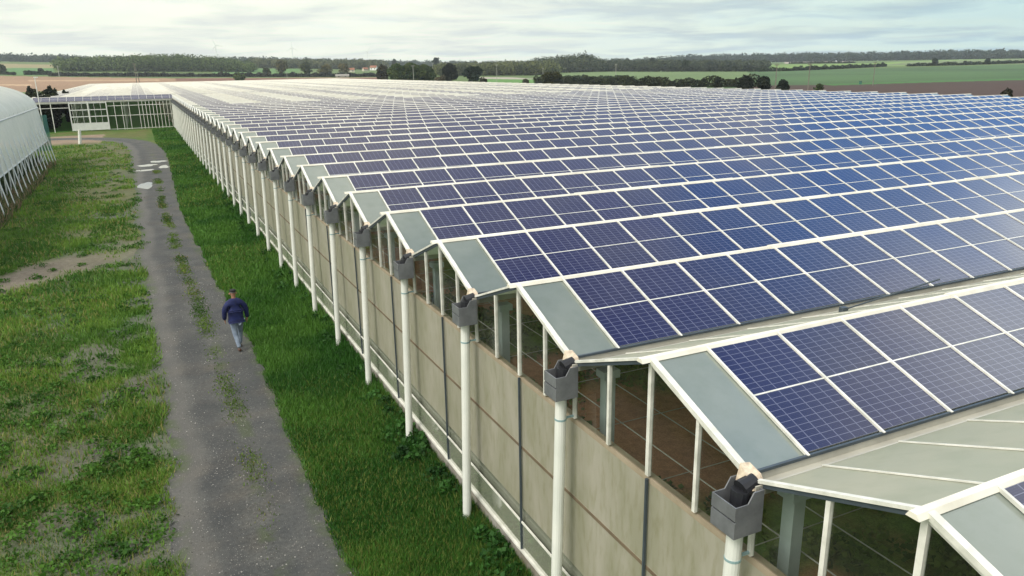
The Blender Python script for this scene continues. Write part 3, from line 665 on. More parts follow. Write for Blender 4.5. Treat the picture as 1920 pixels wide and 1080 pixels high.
# far woods, each reads as one mass
def wood(name, us, r0, depth, hts, c1, c2, n, size, label, seed):
    rng = np.random.default_rng(seed); pts = []; ks = []
    cnt = int(n/110)
    for i in range(cnt):
        u = us[0]+(us[1]-us[0])*rng.random(); r = np.interp(u, *r0)+depth*rng.random(); b = at_dist(u, r)
        h = np.interp(u, *hts)*(.80+.36*rng.random()**2); w = h*(.60+.45*rng.random())
        p, k = crown_points(110, [(b[0], b[1], b[2]+h*.60, w*.6, w*.6, h*.40), (b[0]+w*.35, b[1]+w*.2, b[2]+h*.38, w*.62, w*.62, h*.36)], rng)
        p[:, 2] = np.maximum(p[:, 2], b[2]); pts.append(p); ks.append(np.full(110, i % 97))
    o = foliage(name, np.concatenate(pts), np.concatenate(ks)*13, size, c1, c2, None, rng); tag(o, label, 'woodland', None, 'stuff')
wood('distant_wood', (-150, 1000), ([0, 1000], [1560, 1620]), 240, ([-150, 60, 380, 480, 700, 1000], [14, 15, 14, 18, 15, 15]), (.020, .040, .030), (.065, .095, .055), 170000, 1.35, 'bluish wooded ridge closing the view on the left horizon', 1)
wood('distant_wood', (980, 2100), ([980, 2100], [1500, 1500]), 220, ([980, 1200, 1300, 1500, 1920, 2100], [13, 14, 17, 15, 14, 14]), (.018, .036, .032), (.055, .085, .055), 150000, 1.35, 'dark blue wooded ridge closing the view on the right horizon', 2)
wood('roadside_wood', (105, 470), ([105, 470], [820, 830]), 120, ([105, 200, 330, 420, 470], [10, 13, 15, 13, 9]), (.022, .050, .018), (.14, .19, .06), 90000, .75, 'mixed green wood beyond the tan field on the left', 3)
wood('roadside_wood', (815, 1040), ([815, 1040], [640, 640]), 90, ([815, 900, 1040], [9, 10, 11]), (.030, .045, .016), (.16, .18, .06), 60000, .62, 'olive green wood behind the two dark round trees', 4)
wood('roadside_wood', (1000, 1440), ([1000, 1130, 1440], [760, 760, 800]), 100, ([1000, 1100, 1130, 1300, 1440], [14, 17, 10, 8, 6]), (.018, .034, .020), (.080, .100, .045), 90000, .75, 'dark wood at the top edge of the pale green field', 5)
wood('roadside_wood', (470, 720), ([470, 720], [1050, 1050]), 160, ([470, 720], [11, 12]), (.035, .055, .024), (.15, .16, .07), 50000, .95, 'mixed trees around the houses on the middle horizon', 6)
def hedge(pts_uv, h, wd, c1, c2, label, n, size, seed=0, name='hedge', gaps=.0):
    rng = np.random.default_rng(seed); W_ = np.array([ground_at(u, v)[0] for u, v in pts_uv]); seg = np.hypot(*np.diff(W_[:, :2], axis=0).T); cum = np.r_[0, np.cumsum(seg)]
    s = rng.random(n)*cum[-1]; cx, cy, cz = [np.interp(s, cum, W_[:, i]) for i in range(3)]
    hh = h*(.25+1.35*vnoise(s, s*0+seed, .30, 3)); d = rng.normal(size=(n, 3)); d /= np.linalg.norm(d, axis=1)[:, None]
    p = np.stack([cx+d[:, 0]*wd*(.6+.4*rng.random(n)), cy+d[:, 1]*wd, cz+hh*.5+d[:, 2]*hh*.5], -1)
    keep = vnoise(s, s*0+9+seed, .11, 2) > gaps; o = foliage(name, p[keep], (s[keep]*.5).astype(int), size, c1, c2, None, rng); return tag(o, label, 'hedge')
hedge([(1005, 157), (1120, 161), (1260, 163.5), (1420, 163)], 3.3, 1.6, (.009, .016, .007), (.045, .055, .018), 'long dark ragged hedge running just behind the right side of the roof', 15000, .30, 1)
hedge([(1030, 150), (1090, 150), (1190, 153)], 2.6, 1.2, *DK, 'short bluish green hedge in front of the pale green field', 3500, .33, 2)
hedge([(0, 140), (28, 140.5)], 2.0, 1.5, *DK, 'low dark hedge beside the green field at the far left', 800, .8, 3)
hedge([(48, 140.5), (96, 140.5)], 2.6, 1.5, *DK, 'dark hedge along the foot of the green field on the left', 1400, .8, 4)
hedge([(96, 143), (330, 144), (720, 144)], 2.6, 2.0, (.016, .022, .018), (.040, .045, .030), 'dark hedge line at the top of the ploughed strip', 9000, .8, 5)
hedge([(1000, 134.5), (1220, 134.5), (1440, 134)], 3.2, 2.0, (.012, .020, .016), (.040, .050, .028), 'dark hedge line along the top of the pale green field', 7000, .8, 6)
hedge([(1420, 134.5), (1470, 133.5), (1560, 130), (1660, 125)], 2.6, 1.5, *DK, 'dark hedgerow between the bright green strip and the wide field', 5000, .6, 7)
hedge([(1700, 124.5), (1800, 122.5), (1920, 118.5), (2100, 114)], 2.4, 1.5, *DK, 'dark hedgerow crossing the fields at the far right', 5000, .7, 8)
hedge([(1480, 119.6), (1600, 118.5)], 1.8, 2, *DK, 'thin hedge under the pale stubble strip on the right', 1200, 1.0, 9)
# trees one can tell apart
T = [
 (528, 141, 113, 26, AU, 'tall autumn tinted tree standing above the ploughed strip'), (500, 142, 128, 16, OL, 'small olive tree left of the tall autumn tinted one'),
 (575, 142, 117, 24, OL, 'yellow green tree between the tall autumn tree and the rust tinted bush'), (612, 142, 124, 34, AU, 'broad rust tinted tree left of the houses'),
 (645, 140, 119, 26, AU, 'pale olive tree right beside the houses'), (452, 153, 139.5, 28, BR, 'round green bush alone at the edge of the roof'),
 (1752, 123.5, 110.5, 13, DK, 'dark round tree rising from the far right hedgerow'), (1851, 121, 110, 9, DK, 'dark narrow tree beside the bare patch on the right hedgerow'),
 (1100, 134, 103.5, 40, DK, 'tallest dome shaped tree on the middle horizon'), (6, 138, 121, 16, OL, 'olive tree cut by the left picture edge'),
 (77, 137, 128.5, 9, DK, 'small dark tree inside the left green field'), (26, 141, 136, 5, DK, 'tiny dark bush at the foot of the left green field'),
 (818, 133, 107.5, 14, DK, 'dark round tree poking above the wood behind the poplars'), (740, 130, 110.5, 8, DK, 'pointed dark tree above the green thicket'),
 (1222, 132, 108.5, 14, DK, 'rounded dark tree on the horizon above the long hedge'), (1285, 134, 113, 18, DK, 'dark tree at the top of the pale field')]
for i, (u, vb, vt, w, c, lab) in enumerate(T): px_tree(u, vb, vt, w, *c, lab, seed=i, trunk=.1)
px_tree(716, 154, 121, 24, (.030, .030, .016), (.095, .085, .045), 'brownish tree at the left end of the green thicket', r=385, seed=31, trunk=.05, n=5200)
for u, w, vt, lab in ((746, 44, 119.5, 'left part of the tall green thicket behind the roof'), (772, 42, 119, 'middle tree of the tall green thicket behind the utility pole'), (798, 40, 121, 'right tree of the tall green thicket')):
    px_tree(u, 156, vt, w, (.022, .055, .012), (.085, .115, .028), lab, r=372, seed=u, trunk=.0, n=5200, sq=1.6)
px_tree(843, 155, 119.5, 30, (.008, .014, .010), (.028, .036, .020), 'dark loosely leaved tree left of the dense round one', r=345, seed=41, trunk=.22, n=4600)
px_tree(884, 157, 124.5, 36, (.006, .018, .010), (.020, .042, .020), 'dense dark green round tree on a short trunk', r=335, seed=42, trunk=.25, n=5200, sq=1.6)
px_tree(826, 157, 142, 26, (.05, .045, .025), (.13, .11, .06), 'low brown bush under the dark loose tree', r=318, seed=43, trunk=0)
px_tree(905, 160, 146, 22, (.022, .026, .010), (.07, .06, .025), 'low olive bush right of the dense round tree', r=300, seed=44, trunk=0)
px_tree(1035, 163, 135, 34, (.016, .022, .006), (.055, .058, .015), 'dark olive bush standing higher than the hedge', r=262, seed=45, trunk=0, sq=1.7, n=5200)
px_tree(985, 160, 148, 22, (.022, .028, .010), (.06, .06, .025), 'low round bush beside the bright green patch', r=280, seed=46, trunk=0)
px_tree(1400, 168, 140.5, 34, (.006, .014, .006), (.022, .032, .014), 'dense dark square shaped tree in the long hedge', r=205, seed=47, trunk=0, sq=1.9, n=5200)
px_tree(1436, 168, 142.5, 26, (.006, .014, .006), (.024, .034, .014), 'dark tree between the square tree and the last round bush', r=200, seed=48, trunk=0, sq=1.7, n=4500)
px_tree(1471, 167, 148.5, 26, (.006, .016, .008), (.022, .034, .016), 'dark round bush at the right end of the hedge', r=190, seed=49, trunk=0, sq=1.7, n=4000)
px_tree(1347, 168, 142.5, 14, (.006, .014, .006), (.024, .034, .014), 'narrow dark shrub sticking up from the hedge', r=205, seed=50, trunk=0, sq=1.6)
px_tree(1540, 170, 155.5, 20, (.035, .055, .018), (.07, .10, .03), 'faint green bush on the brown field edge', r=170, seed=51, trunk=0, n=1500)
px_tree(1898, 178, 163, 24, (.022, .022, .010), (.05, .045, .02), 'dark low bush at the right picture edge behind the roof', r=125, seed=52, trunk=0, n=2500)
# dark shrubs behind the polytunnel
for i, (u, vb, vt, w, r, lab) in enumerate([(48, 205, 160, 34, 130, 'tallest dark shrub left of the thin pole behind the polytunnel'), (86, 205, 159, 30, 135, 'dark shrub right of the thin pole near the wing of the greenhouse'), (14, 205, 168, 34, 128, 'dark shrub above the ridge of the polytunnel'), (66, 208, 172, 40, 126, 'low wide dark shrub under the thin pole'), (112, 200, 168, 24, 150, 'small shrub touching the corner of the greenhouse wing'), (-20, 205, 160, 40, 128, 'dark shrub cut by the left picture edge')]):
    px_tree(u, vb, vt, w, (.010, .018, .010), (.045, .055, .016), lab, r=r, seed=60+i, trunk=.0, n=5200, sq=1.6)

# ------------------------------------------------------------ poles, turbines, houses, posts
def pole(u, vt, label, r=None, vb=None, rad_=.13, matn='pole_wood', arm=1.4, double=False):
    base, rr = ground_at(u, vb) if r is None else (at_dist(u, r), r); _, vv, w = project(*[np.array(q) for q in base]); h = (vv-vt)*w/F_PX
    t = empty('utility_pole', tuple(base)); tag(t, label, 'utility pole')
    mb = MB(); mb.tube((0, 0, -.3), (0, 0, h), rad_, rad_*.7, 8); mb.build('pole_shaft', matn, t)
    if double: mb = MB(); mb.tube((1.6, 0, -.3), (.15, 0, h), rad_, rad_*.7, 8); mb.build('pole_brace', matn, t)
    mb = MB(); mb.box(-arm/2, arm/2, -.06, .06, h-.35, h-.22)
    for q in (-1, 0, 1): mb.tube((q*arm*.42, 0, h-.22), (q*arm*.42, 0, h-.02), .05, .04, 6)
    mb.build('cross_arm', matn, t); return t
pole(107, 124, 'pale pole before the wood at the far left', r=700, rad_=.3, matn='pole_concrete', arm=2.5)
pole(251, 121, 'leaning double wooden pole right behind the greenhouse wing', r=330, rad_=.16, double=True)
pole(536, 136, 'thin pale pole behind the middle of the roof', r=330, rad_=.09, matn='pole_concrete', arm=.5)
pole(774, 124, 'pale pole in front of the green thicket', r=330, rad_=.13, matn='pole_concrete')
pole(811, 120, 'grey pole at the right end of the green thicket', r=420, rad_=.13, matn='pole_concrete')
pole(931, 122, 'pole in front of the olive wood right of the round tree', r=420, rad_=.13, matn='pole_concrete')
pole(1018, 128, 'short pole left of the pale green field', r=500, rad_=.14, matn='pole_concrete')
pole(1155, 121, 'pole standing in the pale green field', r=420, rad_=.14, matn='pole_concrete')
pole(1457, 122, 'wooden pole beside the last round bush of the hedge', r=205, rad_=.13)
pole(1519, 121, 'wooden pole in the wide green field right of the hedge', r=215, rad_=.13)
pole(1641, 118, 'wooden pole far out in the green field on the right', r=270, rad_=.12)
b = ground_at(1613, 158)[0]; t = empty('marker_cabinet', tuple(b)); tag(t, 'small dark green cabinet standing in the right field', 'cabinet')
mb = MB(); mb.box(-.35, .35, -.25, .25, 0, .95); mb.build('cabinet_body', 'green_net', t); mb = MB(); mb.box(-.4, .4, -.3, .3, .951, 1.02); mb.build('cabinet_lid', 'rubber', t)
# thin lamp pole behind the polytunnel
b = at_dist(60, 118); t = empty('lamp_post', tuple(b)); tag(t, 'thin white post with a small head rising behind the polytunnel', 'lamp post')
_, vv, w = project(*[np.array(q) for q in b]); h = (vv-150)*w/F_PX
mb = MB(); mb.tube((0, 0, 0), (0, 0, h), .07, .05, 8); mb.build('post_shaft', 'white_paint', t); mb = MB(); mb.box(-.12, .35, -.08, .08, h, h+.14); mb.build('lamp_head', 'white_paint', t)
def turbine(u, vt, r, rot, bl, label):
    b = at_dist(u, r); _, vv, w = project(*[np.array(q) for q in b]); m = w/F_PX; h = (vv-vt)*m; t = empty('wind_turbine', tuple(b), -az_of_u(u)); tag(t, label, 'wind turbine')
    mb = MB(); mb.tube((0, 0, -5), (0, 0, h), 1.4, .9, 12); mb.build('tower', 'turbine_white', t)
    mb = MB(); mb.box(-1, 1, -2, 2, h, h+2); n_ = mb.build('nacelle', 'turbine_white', t)
    mb = MB(); mb.tube((0, -3, h+1), (0, -2.001, h+1), .6, .9, 10); mb.build('hub', 'turbine_white', t)
    for q in range(3):
        a = rot+q*2*math.pi/3; d = Vector((math.sin(a), 0, math.cos(a))); s = Vector((math.cos(a), 0, -math.sin(a))); o = Vector((0, -2.5, h+1)); L_ = bl*m; mb = MB()
        pr = [(0.04, .5), (.18, 1.0), (.5, .7), (1, .2)]
        for (q0, w0_), (q1, w1_) in zip(pr, pr[1:]):
            A_, B_ = o+d*L_*q0, o+d*L_*q1; y = Vector((0, .35, 0)); mb.hexa([A_-s*w0_-y, A_+s*w0_-y, A_+s*w0_+y, A_-s*w0_+y, B_-s*w1_-y*.4, B_+s*w1_-y*.4, B_+s*w1_+y*.4, B_-s*w1_+y*.4])
        mb.build('blade', 'turbine_white', t)
turbine(408, 88, 1950, .1-.5, 14, 'leftmost of the three pale wind turbines on the horizon')
turbine(550, 92, 2000, 0, 14, 'middle wind turbine, above the tall autumn tinted tree')
turbine(690, 99, 2100, .6, 10, 'smallest and faintest wind turbine, above the houses')
def house(u, r, wpx, hpx, label, rz=0, wm='house_wall', rm='house_roof'):
    b = at_dist(u, r); _, vv, w = project(*[np.array(q) for q in b]); m = w/F_PX; t = empty('farm_house', tuple(b), rz-az_of_u(u)); tag(t, label, 'house'); W2, H, D = wpx*m/2, hpx*m, wpx*m*.35
    mb = MB(); mb.box(-W2, W2, -D, D, 0, H*.6); mb.poly([(-W2, -D, H*.6), (-W2, D, H*.6), (-W2, 0, H)]); mb.poly([(W2, -D, H*.6), (W2, 0, H), (W2, D, H*.6)]); mb.build('wall', wm, t)
    mb = MB(); e = .3
    for s in (-1, 1): mb.hexa([(-W2-e, s*(D+e), H*.6-.25), (W2+e, s*(D+e), H*.6-.25), (W2+e, 0, H+.05), (-W2-e, 0, H+.05), (-W2-e, s*(D+e), H*.6+.0), (W2+e, s*(D+e), H*.6+.0), (W2+e, 0, H+.35), (-W2-e, 0, H+.35)])
    mb.build('roof', rm, t)
    for q in (-.5, .5): mb = MB(); mb.box(W2*q-.6, W2*q+.6, -D-.05, -D-.005, H*.2, H*.42); mb.build('window', 'window_dark', t)
house(657, 860, 13, 7, 'cream house with orange roof beside the olive tree', 0)
house(684, 940, 9, 6, 'small white gabled house right of the cream one', .5)
house(700, 1010, 12, 8, 'white house highest up the slope among trees', -.3, 'turbine_white')
house(640, 620, 24, 5, 'long low pale shed at the edge of the ploughed strip', 0, 'stone_white', 'concrete')
house(108, 950, 9, 4, 'tiny pale building in front of the left wood', 0, 'turbine_white', 'stone_white')
# white marker post at the bend of the road
t = empty('marker_post', (-11.1, 95.9, 0)); tag(t, 'thick white post standing in grass by the bend of the road', 'marker post')
mb = MB(); mb.tube((0, 0, 0), (.18, 0, 1.55), .17, .16, 12); mb.build('post_shaft', 'white_paint', t, True); mb = MB(); mb.tube((.18, 0, 1.551), (.185, 0, 1.60), .18, .12, 12); mb.build('post_cap', 'stone_white', t)

# ------------------------------------------------------------ polytunnel
PT = empty('polytunnel', (-17.4, 30, 0)); tag(PT, 'long translucent plastic polytunnel with slanting metal struts along its side', 'polytunnel')
ox, oy = -17.4, 30.0
def arc(t): a = math.pi*t; return (-17.4+4.6*math.cos(a), 4.75+2.15*math.sin(a))
ye = 78.0; ys = 28.0
def prof(): return [(-12.45, 1.85), (-12.62, 3.3), (-12.8, 4.75)]+[arc(i/24) for i in range(1, 24)]+[(-22.0, 4.75), (-22.35, 1.85)]
pf = prof(); mb = MB()
ny = 26
V = []; 
for i in range(ny):
    y = ys+(ye-ys)*i/(ny-1)
    for (x, z) in pf: V.append((x-ox, y-oy, z+(.05 if i % 2 else 0)*(1 if z > 4.7 else .4)))
mb.v = V; nn = len(pf)
for i in range(ny-1):
    for j in range(2, nn-3): mb.f.append((i*nn+j, (i+1)*nn+j, (i+1)*nn+j+1, i*nn+j+1)); mb.uv += [(0, 0)]*4; mb.m.append(0)
mb.build('plastic_roof', 'polythene', PT, True)
mb = MB(); mb.v = V
for i in range(ny-1):
    for j in (0, 1): mb.f.append((i*nn+j, (i+1)*nn+j, (i+1)*nn+j+1, i*nn+j+1)); mb.uv += [(0, 0)]*4; mb.m.append(0)
mb.build('plastic_side', 'polythene', PT)
mb = MB(); mb.v = V
for i in range(ny-1):
    for j in (nn-3, nn-2): mb.f.append((i*nn+j, (i+1)*nn+j, (i+1)*nn+j+1, i*nn+j+1)); mb.uv += [(0, 0)]*4; mb.m.append(0)
mb.build('plastic_side', 'polythene', PT)
mb = MB(); mb.poly([(x-ox, ye-oy, z) for x, z in pf]); mb.build('end_sheet', 'polythene', PT)
for (x, z, w) in ((-12.44, 1.85, .05), (-12.79, 4.76, .06)):
    mb = MB(); mb.tube((x-ox, ys-oy, z), (x-ox, ye-oy, z), w, n=6); mb.build('side_rail', 'aluminium', PT)
y = ys+1
while y < ye+.1:
    mb = MB(); q = [(x-ox, z) for x, z in pf[2:-2]]
    for (a, b), (c, d) in zip(q, q[1:]): mb.tube((a, y-oy, b-.06), (c, y-oy, d-.06), .03, n=5, caps=False)
    mb.build('tunnel_hoop', 'aluminium', PT)
    mb = MB(); mb.tube((-12.0-ox+.0, y-oy-.5, 0), (-12.9-ox, y-oy+.6, 4.7), .035, n=6); mb.build('side_strut', 'aluminium', PT)
    mb = MB(); mb.tube((-13.0-ox, y-oy, 0), (-12.85-ox, y-oy, 4.7), .045, n=6); mb.build('side_post', 'aluminium', PT)
    mb = MB(); mb.tube((-22.4-ox, y-oy, 0), (-22.1-ox, y-oy, 4.7), .045, n=6); mb.build('side_post', 'aluminium', PT)
    y += 2.1
mb = MB()
for i in range(12): a = -13.9+i*.14; mb.quad((a-ox, ye-oy+.1*math.sin(i*1.7), .9), (a+.14-ox, ye-oy+.1*math.sin((i+1)*1.7), .9), (a+.14-ox, ye-oy+.1*math.sin((i+1)*1.7), 4.1), (a-ox, ye-oy+.1*math.sin(i*1.7), 4.1))
mb.build('green_netting', 'green_net', PT)

# ------------------------------------------------------------ grass, weeds
def blades(name, x, y, hgt, wid, c, label=None):
    n = len(x); a = RNG.random(n)*6.283; lean = (RNG.random(n)*.9); b = RNG.random(n)*6.283
    dx, dy = np.cos(a)*wid, np.sin(a)*wid; z0 = -.01
    V = np.stack([np.stack([x-dx, y-dy, np.full(n, z0)], -1), np.stack([x+dx, y+dy, np.full(n, z0)], -1), np.stack([x+np.cos(b)*hgt*lean, y+np.sin(b)*hgt*lean, hgt], -1)], 1).reshape(-1, 3)
    cc = np.repeat(c, 3, 0); cc[0::3] *= .85; cc[1::3] *= .85
    return tag(np_mesh(name, V, 3, cc, 'blades'), label, 'grass', None, 'stuff')
def green(x, y, n, dark=False):
    k = vnoise(x, y, .5, 4); k2 = RNG.random(n)
    A_, B_, C_ = (np.array((.066, .170, .024)), np.array((.160, .290, .040)), np.array((.29, .27, .09))) if not dark else (np.array((.036, .128, .018)), np.array((.088, .215, .032)), np.array((.20, .24, .06)))
    t = ss(.3, .7, k)[:, None]; c = A_*(1-t)+B_*t; q = ((k2 > .82)*ss(.4, .6, vnoise(x, y, .2, 3)))[:, None]
    return (c*(1-q)+C_*q)*(.75+.5*RNG.random((n, 1)))
def spread(n, x0, x1, y0, y1, e=1.0):
    q = RNG.random(n); y = (y0**(1-e)+q*(y1**(1-e)-y0**(1-e)))**(1/(1-e)); return x0+(x1-x0)*RNG.random(n), y
# meadow (y measured ahead of the camera, which stands at CAM[1])
n = 330000; x, d = spread(n, -17, -4.2, 9, 104, 1.9); y = d+CAM[1]
ro = road_off(x, y); bare = ss(.40, .64, vnoise(x, y, .75, 5))*ss(-5.2, -1.6, ro)*.9; worn = ss(25, 45, y)*ss(.30, .65, vnoise(x, y, .16, 4))*.5
keep = (ro+.55*(vnoise(x, y, 1.1, 4)-.5)+.12*(RNG.random(n)-.5) < -.93) & (RNG.random(n) > bare*.95+track_mask(x, y)*1.1+worn*.7) & ((y < 94) | (x > -9)); x, y, d = x[keep], y[keep], d[keep]; n = len(x)
sc_ = np.clip(d/13, .8, 5.0)
tall = 1+.8*ss(.55, .8, vnoise(x, y, .35, 3))
blades('meadow_grass', x, y, .065*tall*(.5+RNG.random(n))*np.clip(sc_, 1, 2.0), .007*sc_*(1+RNG.random(n)), green(x, y, n), 'patchy rough grass and weeds left of the gravel road')
n = 230000; x, d = spread(n, -3.3, .0, 8, 122, 1.9); y = d+CAM[1]; ro = road_off(x, y)
keep = (ro+.22*(vnoise(x, y, 1.1, 4)-.5)+.12*(RNG.random(n)-.5) > .93) & (x < -.02); x, y, d = x[keep], y[keep], d[keep]; n = len(x); sc_ = np.clip(d/13, .8, 5.0)
blades('verge_grass', x, y, .085*(.5+RNG.random(n))*np.clip(sc_, 1, 1.7)*(1+1.0*ss(-.9, -.1, x)), .008*sc_*(1+RNG.random(n)), green(x, y, n, True), 'dense dark green grass strip along the greenhouse wall')
n = 26000; y = -6+70*RNG.random(n)**1.5; xc = np.interp(y, RP[:330, 1], RP[:330, 0]); w = np.interp(y, RP[:330, 1], RP[:330, 2])
x = xc+w*(.10+.05*RNG.normal(size=n)+.10*(vnoise(y, y*0, .3, 2)-.5)); keep = vnoise(x*.5, y, .6, 4)+.10*RNG.normal(size=n) > .60; x, y = x[keep], y[keep]; n = len(x)
blades('road_weeds', x, y, .04*(.5+RNG.random(n)), .010*(1+RNG.random(n))*np.clip((y+5)/14, 1, 4), green(x, y, n)*np.array((.8, .75, .8)), 'tufts of weeds along the middle of the gravel road')
# loose stones on the road
n = 34000; q = RNG.random(n); y = -4+34*q**1.7; xc = np.interp(y, RP[:330, 1], RP[:330, 0]); w = np.interp(y, RP[:330, 1], RP[:330, 2])
x = xc+w*(RNG.random(n)-.5)*1.08; kk = (vnoise(x, y, 1.3, 3)+.25*RNG.normal(size=n)*.5) > .46; x, y = x[kk], y[kk]; n = len(x)
sz = .006+.016*RNG.random(n)**3.5; a = RNG.random((n, 3))*6.28
base = np.stack([np.stack([np.cos(a[:, 0]+j*2.09)*sz*(.7+.6*RNG.random(n)), np.sin(a[:, 0]+j*2.09)*sz*(.7+.6*RNG.random(n)), np.zeros(n)], -1) for j in range(3)]+[np.stack([sz*0, sz*0, sz*.9], -1)], 1)+np.stack([x, y, np.full(n, .003)], -1)[:, None]
tone = np.where(RNG.random(n) > .88, .33, .05+.17*RNG.random(n))[:, None]*np.array((1, .98, .94)); idx = (np.arange(n)*4)[:, None, None]+np.array([[0, 1, 3], [1, 2, 3], [2, 0, 3]])[None]
tag(np_mesh('road_stones', base.reshape(-1, 3), 3, np.repeat(tone, 4, 0), 'stone_chips', None, False, idx.reshape(-1, 3)), 'loose pale and dark stones strewn over the gravel road', 'gravel', None, 'stuff')
# broad leaved weeds at the wall foot, in the meadow and inside the greenhouse
def weeds(name, cx, cy, h, spread_, size, c1, c2, per, label):
    n = len(cx)*per; k = np.repeat(np.arange(len(cx)), per); d = RNG.normal(size=(n, 3)); s = (spread_*(.6+.8*RNG.random(len(cx))))[k]; hh = (h*(.5+RNG.random(len(cx))))[k]
    p = np.stack([cx[k]+d[:, 0]*s*.45, cy[k]+d[:, 1]*s*.45, hh*RNG.random(n)**.7*np.exp(-.3*(d[:, 0]**2+d[:, 1]**2))+.02], -1)
    if name == 'wall_weeds': p[:, 0] = np.minimum(p[:, 0], -.07)
    o = foliage(name, p, k*7, size, c1, c2); return tag(o, label, 'weeds', None, 'stuff')
m_ = 150; weeds('wall_weeds', -.18-.5*RNG.random(m_)**2, -3+50*RNG.random(m_)**1.2, .30, .28, .045, (.010, .048, .008), (.035, .12, .018), 80, 'leafy weeds growing at the foot of the greenhouse wall')
m_ = 900; x, d = spread(m_, -15, -5.2, 9, 70, 1.6); weeds('meadow_weeds', x, d+CAM[1], .13, .30, .035, (.028, .090, .010), (.075, .18, .022), 60, 'low leafy weed clumps scattered through the meadow')
m_ = 700; x = .4+13*RNG.random(m_); y = -6+28*RNG.random(m_); kk = vnoise(x, y, .28, 4) > .46; weeds('indoor_weeds', x[kk], y[kk], .28, .5, .06, (.05, .10, .018), (.18, .25, .06), 60, 'green weeds growing on the bare soil inside the greenhouse')
n = 5000; x, y = -12.6+1.3*(RNG.random(n)-.3), 30+48*RNG.random(n); kk = vnoise(x, y, .25, 3) > .42; x, y = x[kk], y[kk]; n = len(x)
blades('dry_stalks', x, y, .45*(.4+RNG.random(n)), .03*(1+RNG.random(n)), np.where(RNG.random((n, 1)) > .5, np.array((.24, .185, .11)), np.array((.07, .12, .03)))*(.6+.7*RNG.random((n, 1))), 'dead brown stalks under the struts of the polytunnel')
n = 9000; x, y = -13.2-8*RNG.random(n), 28+49*RNG.random(n)
blades('tunnel_plants', x, y, .8*(.5+RNG.random(n)), .06*(1+RNG.random(n)), np.array((.025, .05, .015))*(.6+.7*RNG.random((n, 1))), 'dark plants growing on the ground inside the polytunnel')

# ------------------------------------------------------------ the walking man
def skin(name, pts, edges, matn, parent, sub=2, smooth=True):
    me = bpy.data.meshes.new(name); me.from_pydata([p[:3] for p in pts], edges, []); o = put(name, me, parent)
    sm = o.modifiers.new('skin', 'SKIN'); sm.use_smooth_shade = True; sm.branch_smoothing = .6
    me.materials.append(MATS[matn])
    for i, p in enumerate(pts):
        s = me.skin_vertices[0].data[i]; r = p[3]; s.radius = (r, p[4] if len(p) > 4 else r); s.use_root = (i == 0)
    sb = o.modifiers.new('sub', 'SUBSURF'); sb.levels = sub; sb.render_levels = sub; return o
fb = ground_at(450, 656)[0]
M = empty('person', (float(fb[0]), float(fb[1]), 0), rad(4)); tag(M, 'man in navy jacket and black cap walking away on the gravel road', 'person')
# joints (x right, y forward, z up)
hipL, hipR = (-.10, 0, .93), (.10, .02, .93)
kneeL, ankL = (-.075, -.03, .50), (-.03, -.20, .115)
kneeR, ankR = (.10, .20, .52), (.06, .22, .10)
body = [(0, 0, .98, .135, .11), (0, .01, 1.20, .14, .105), (0, 0, 1.38, .12, .08), (0, .01, 1.50, .055), (0, .03, 1.60, .062), (0, .035, 1.68, .082, .092), (0, .035, 1.74, .070, .080),
        (-.19, 0, 1.38, .045), (-.285, -.03, 1.18, .040), (-.29, .06, .95, .034), (-.288, .09, .885, .030, .020),
        (.19, 0, 1.38, .045), (.29, .00, 1.18, .040), (.295, .02, .93, .034), (.292, .035, .865, .030, .020),
        (*hipL, .09), (*kneeL, .058), (*ankL, .042), (*hipR, .09), (*kneeR, .058), (*ankR, .042)]
be = [(0, 1), (1, 2), (2, 3), (3, 4), (4, 5), (5, 6), (2, 7), (7, 8), (8, 9), (9, 10), (2, 11), (11, 12), (12, 13), (13, 14), (0, 15), (15, 16), (16, 17), (0, 18), (18, 19), (19, 20)]
for hx, side in ((10, -1), (14, 1)):
    x0, y0, z0 = body[hx][:3]
    for i, (dy, ln) in enumerate(((-.028, .055), (-.010, .068), (.010, .072), (.028, .062))):
        a = len(body); body += [(x0, y0+dy*.9, z0-.035, .0095), (x0-side*.006, y0+dy+.008, z0-.035-ln*.55, .0085), (x0-side*.020, y0+dy+.018, z0-.035-ln, .0075)]; be += [(hx, a), (a, a+1), (a+1, a+2)]
    a = len(body); body += [(x0-side*.012, y0+.040, z0-.012, .0105), (x0-side*.022, y0+.055, z0-.045, .009)]; be += [(hx, a), (a, a+1)]
bo = skin('body', body, be, 'skin', M)
skin('jacket', [(0, 0, 1.02, .215, .15), (0, .0, 1.16, .215, .155), (0, .0, 1.32, .20, .145), (0, .0, 1.44, .17, .12), (0, .01, 1.54, .085, .08),
    (-.19, 0, 1.40, .115), (-.285, -.02, 1.20, .078), (-.30, .04, .98, .062), (-.295, .06, .93, .055), (.19, 0, 1.40, .115), (.29, .0, 1.20, .078), (.305, .02, .96, .062), (.30, .025, .91, .055), (0, 0, .90, .205, .145)],
    [(0, 1), (1, 2), (2, 3), (3, 4), (3, 5), (5, 6), (6, 7), (7, 8), (3, 9), (9, 10), (10, 11), (11, 12), (0, 13)], 'jacket_cloth', M)
skin('jeans', [(0, 0, .95, .165, .12), (-.10, 0, .84, .105), (kneeL[0], kneeL[1], .50, .080), (-.045, -.14, .26, .068), (ankL[0], ankL[1]+.0, .12, .060), (.10, .03, .84, .105), (kneeR[0], kneeR[1], .52, .080), (.08, .22, .28, .066), (ankR[0], ankR[1], .10, .060)],
    [(0, 1), (1, 2), (2, 3), (3, 4), (0, 5), (5, 6), (6, 7), (7, 8)], 'jeans', M)
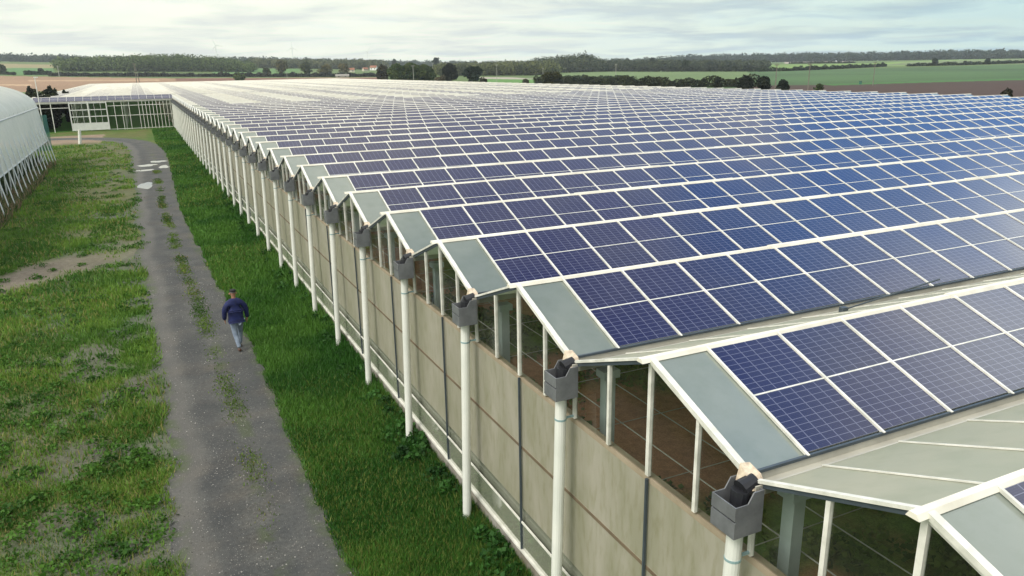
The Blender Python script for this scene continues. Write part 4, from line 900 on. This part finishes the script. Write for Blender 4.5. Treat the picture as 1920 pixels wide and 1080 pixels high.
skin('shoe', [(ankL[0], ankL[1]-.05, .07, .046, .050), (ankL[0], ankL[1]+.06, .045, .045, .040), (ankL[0]-.005, ankL[1]+.18, .032, .040, .030)], [(0, 1), (1, 2)], 'shoe_leather', M)
skin('shoe', [(ankR[0], ankR[1]-.06, .050, .046, .044), (ankR[0], ankR[1]+.06, .045, .045, .040), (ankR[0]+.01, ankR[1]+.18, .04, .040, .030)], [(0, 1), (1, 2)], 'shoe_leather', M)
skin('hair', [(0, .015, 1.655, .078, .083), (0, .025, 1.70, .088, .098), (0, .03, 1.72, .080, .090)], [(0, 1), (1, 2)], 'hair', M)
capo = skin('cap', [(0, .022, 1.685, .094, .104), (0, .03, 1.745, .100, .112), (0, .03, 1.785, .084, .094)], [(0, 1), (1, 2)], 'cap_cloth', M)
mb = MB(); mb.hexa([(-.075, .12, 1.722), (.075, .12, 1.722), (.055, .215, 1.705), (-.055, .215, 1.705), (-.075, .12, 1.738), (.075, .12, 1.738), (.055, .215, 1.715), (-.055, .215, 1.715)]); mb.build('cap_peak', 'cap_cloth', capo)
for s in (-1, 1):     # ears, face
    mb = MB(); mb.tube((s*.083, .035, 1.66), (s*.098, .03, 1.665), .028, .024, 8); mb.build('ear', 'skin', bo)
    mb = MB(); mb.tube((s*.03, .118, 1.675), (s*.03, .124, 1.675), .011, .009, 8); mb.build('eye', 'turbine_white', bo)
mb = MB(); mb.hexa([(-.015, .115, 1.632), (.015, .115, 1.632), (.012, .145, 1.636), (-.012, .145, 1.636), (-.008, .115, 1.675), (.008, .115, 1.675), (.004, .125, 1.672), (-.004, .125, 1.672)]); mb.build('nose', 'skin', bo)
mb = MB(); mb.box(-.024, .024, .112, .121, 1.612, 1.619); mb.build('mouth', 'foam', bo)

# ------------------------------------------------------------ haze
HZ = 1
if HZ:
    mb = MB(); mb.box(-2450, 2450, -2450, 2450, -1.2, 92); o = mb.build('haze', 'haze_air'); tag(o, kind='stuff'); tag(o, 'pale haze filling the air over the fields', 'haze')
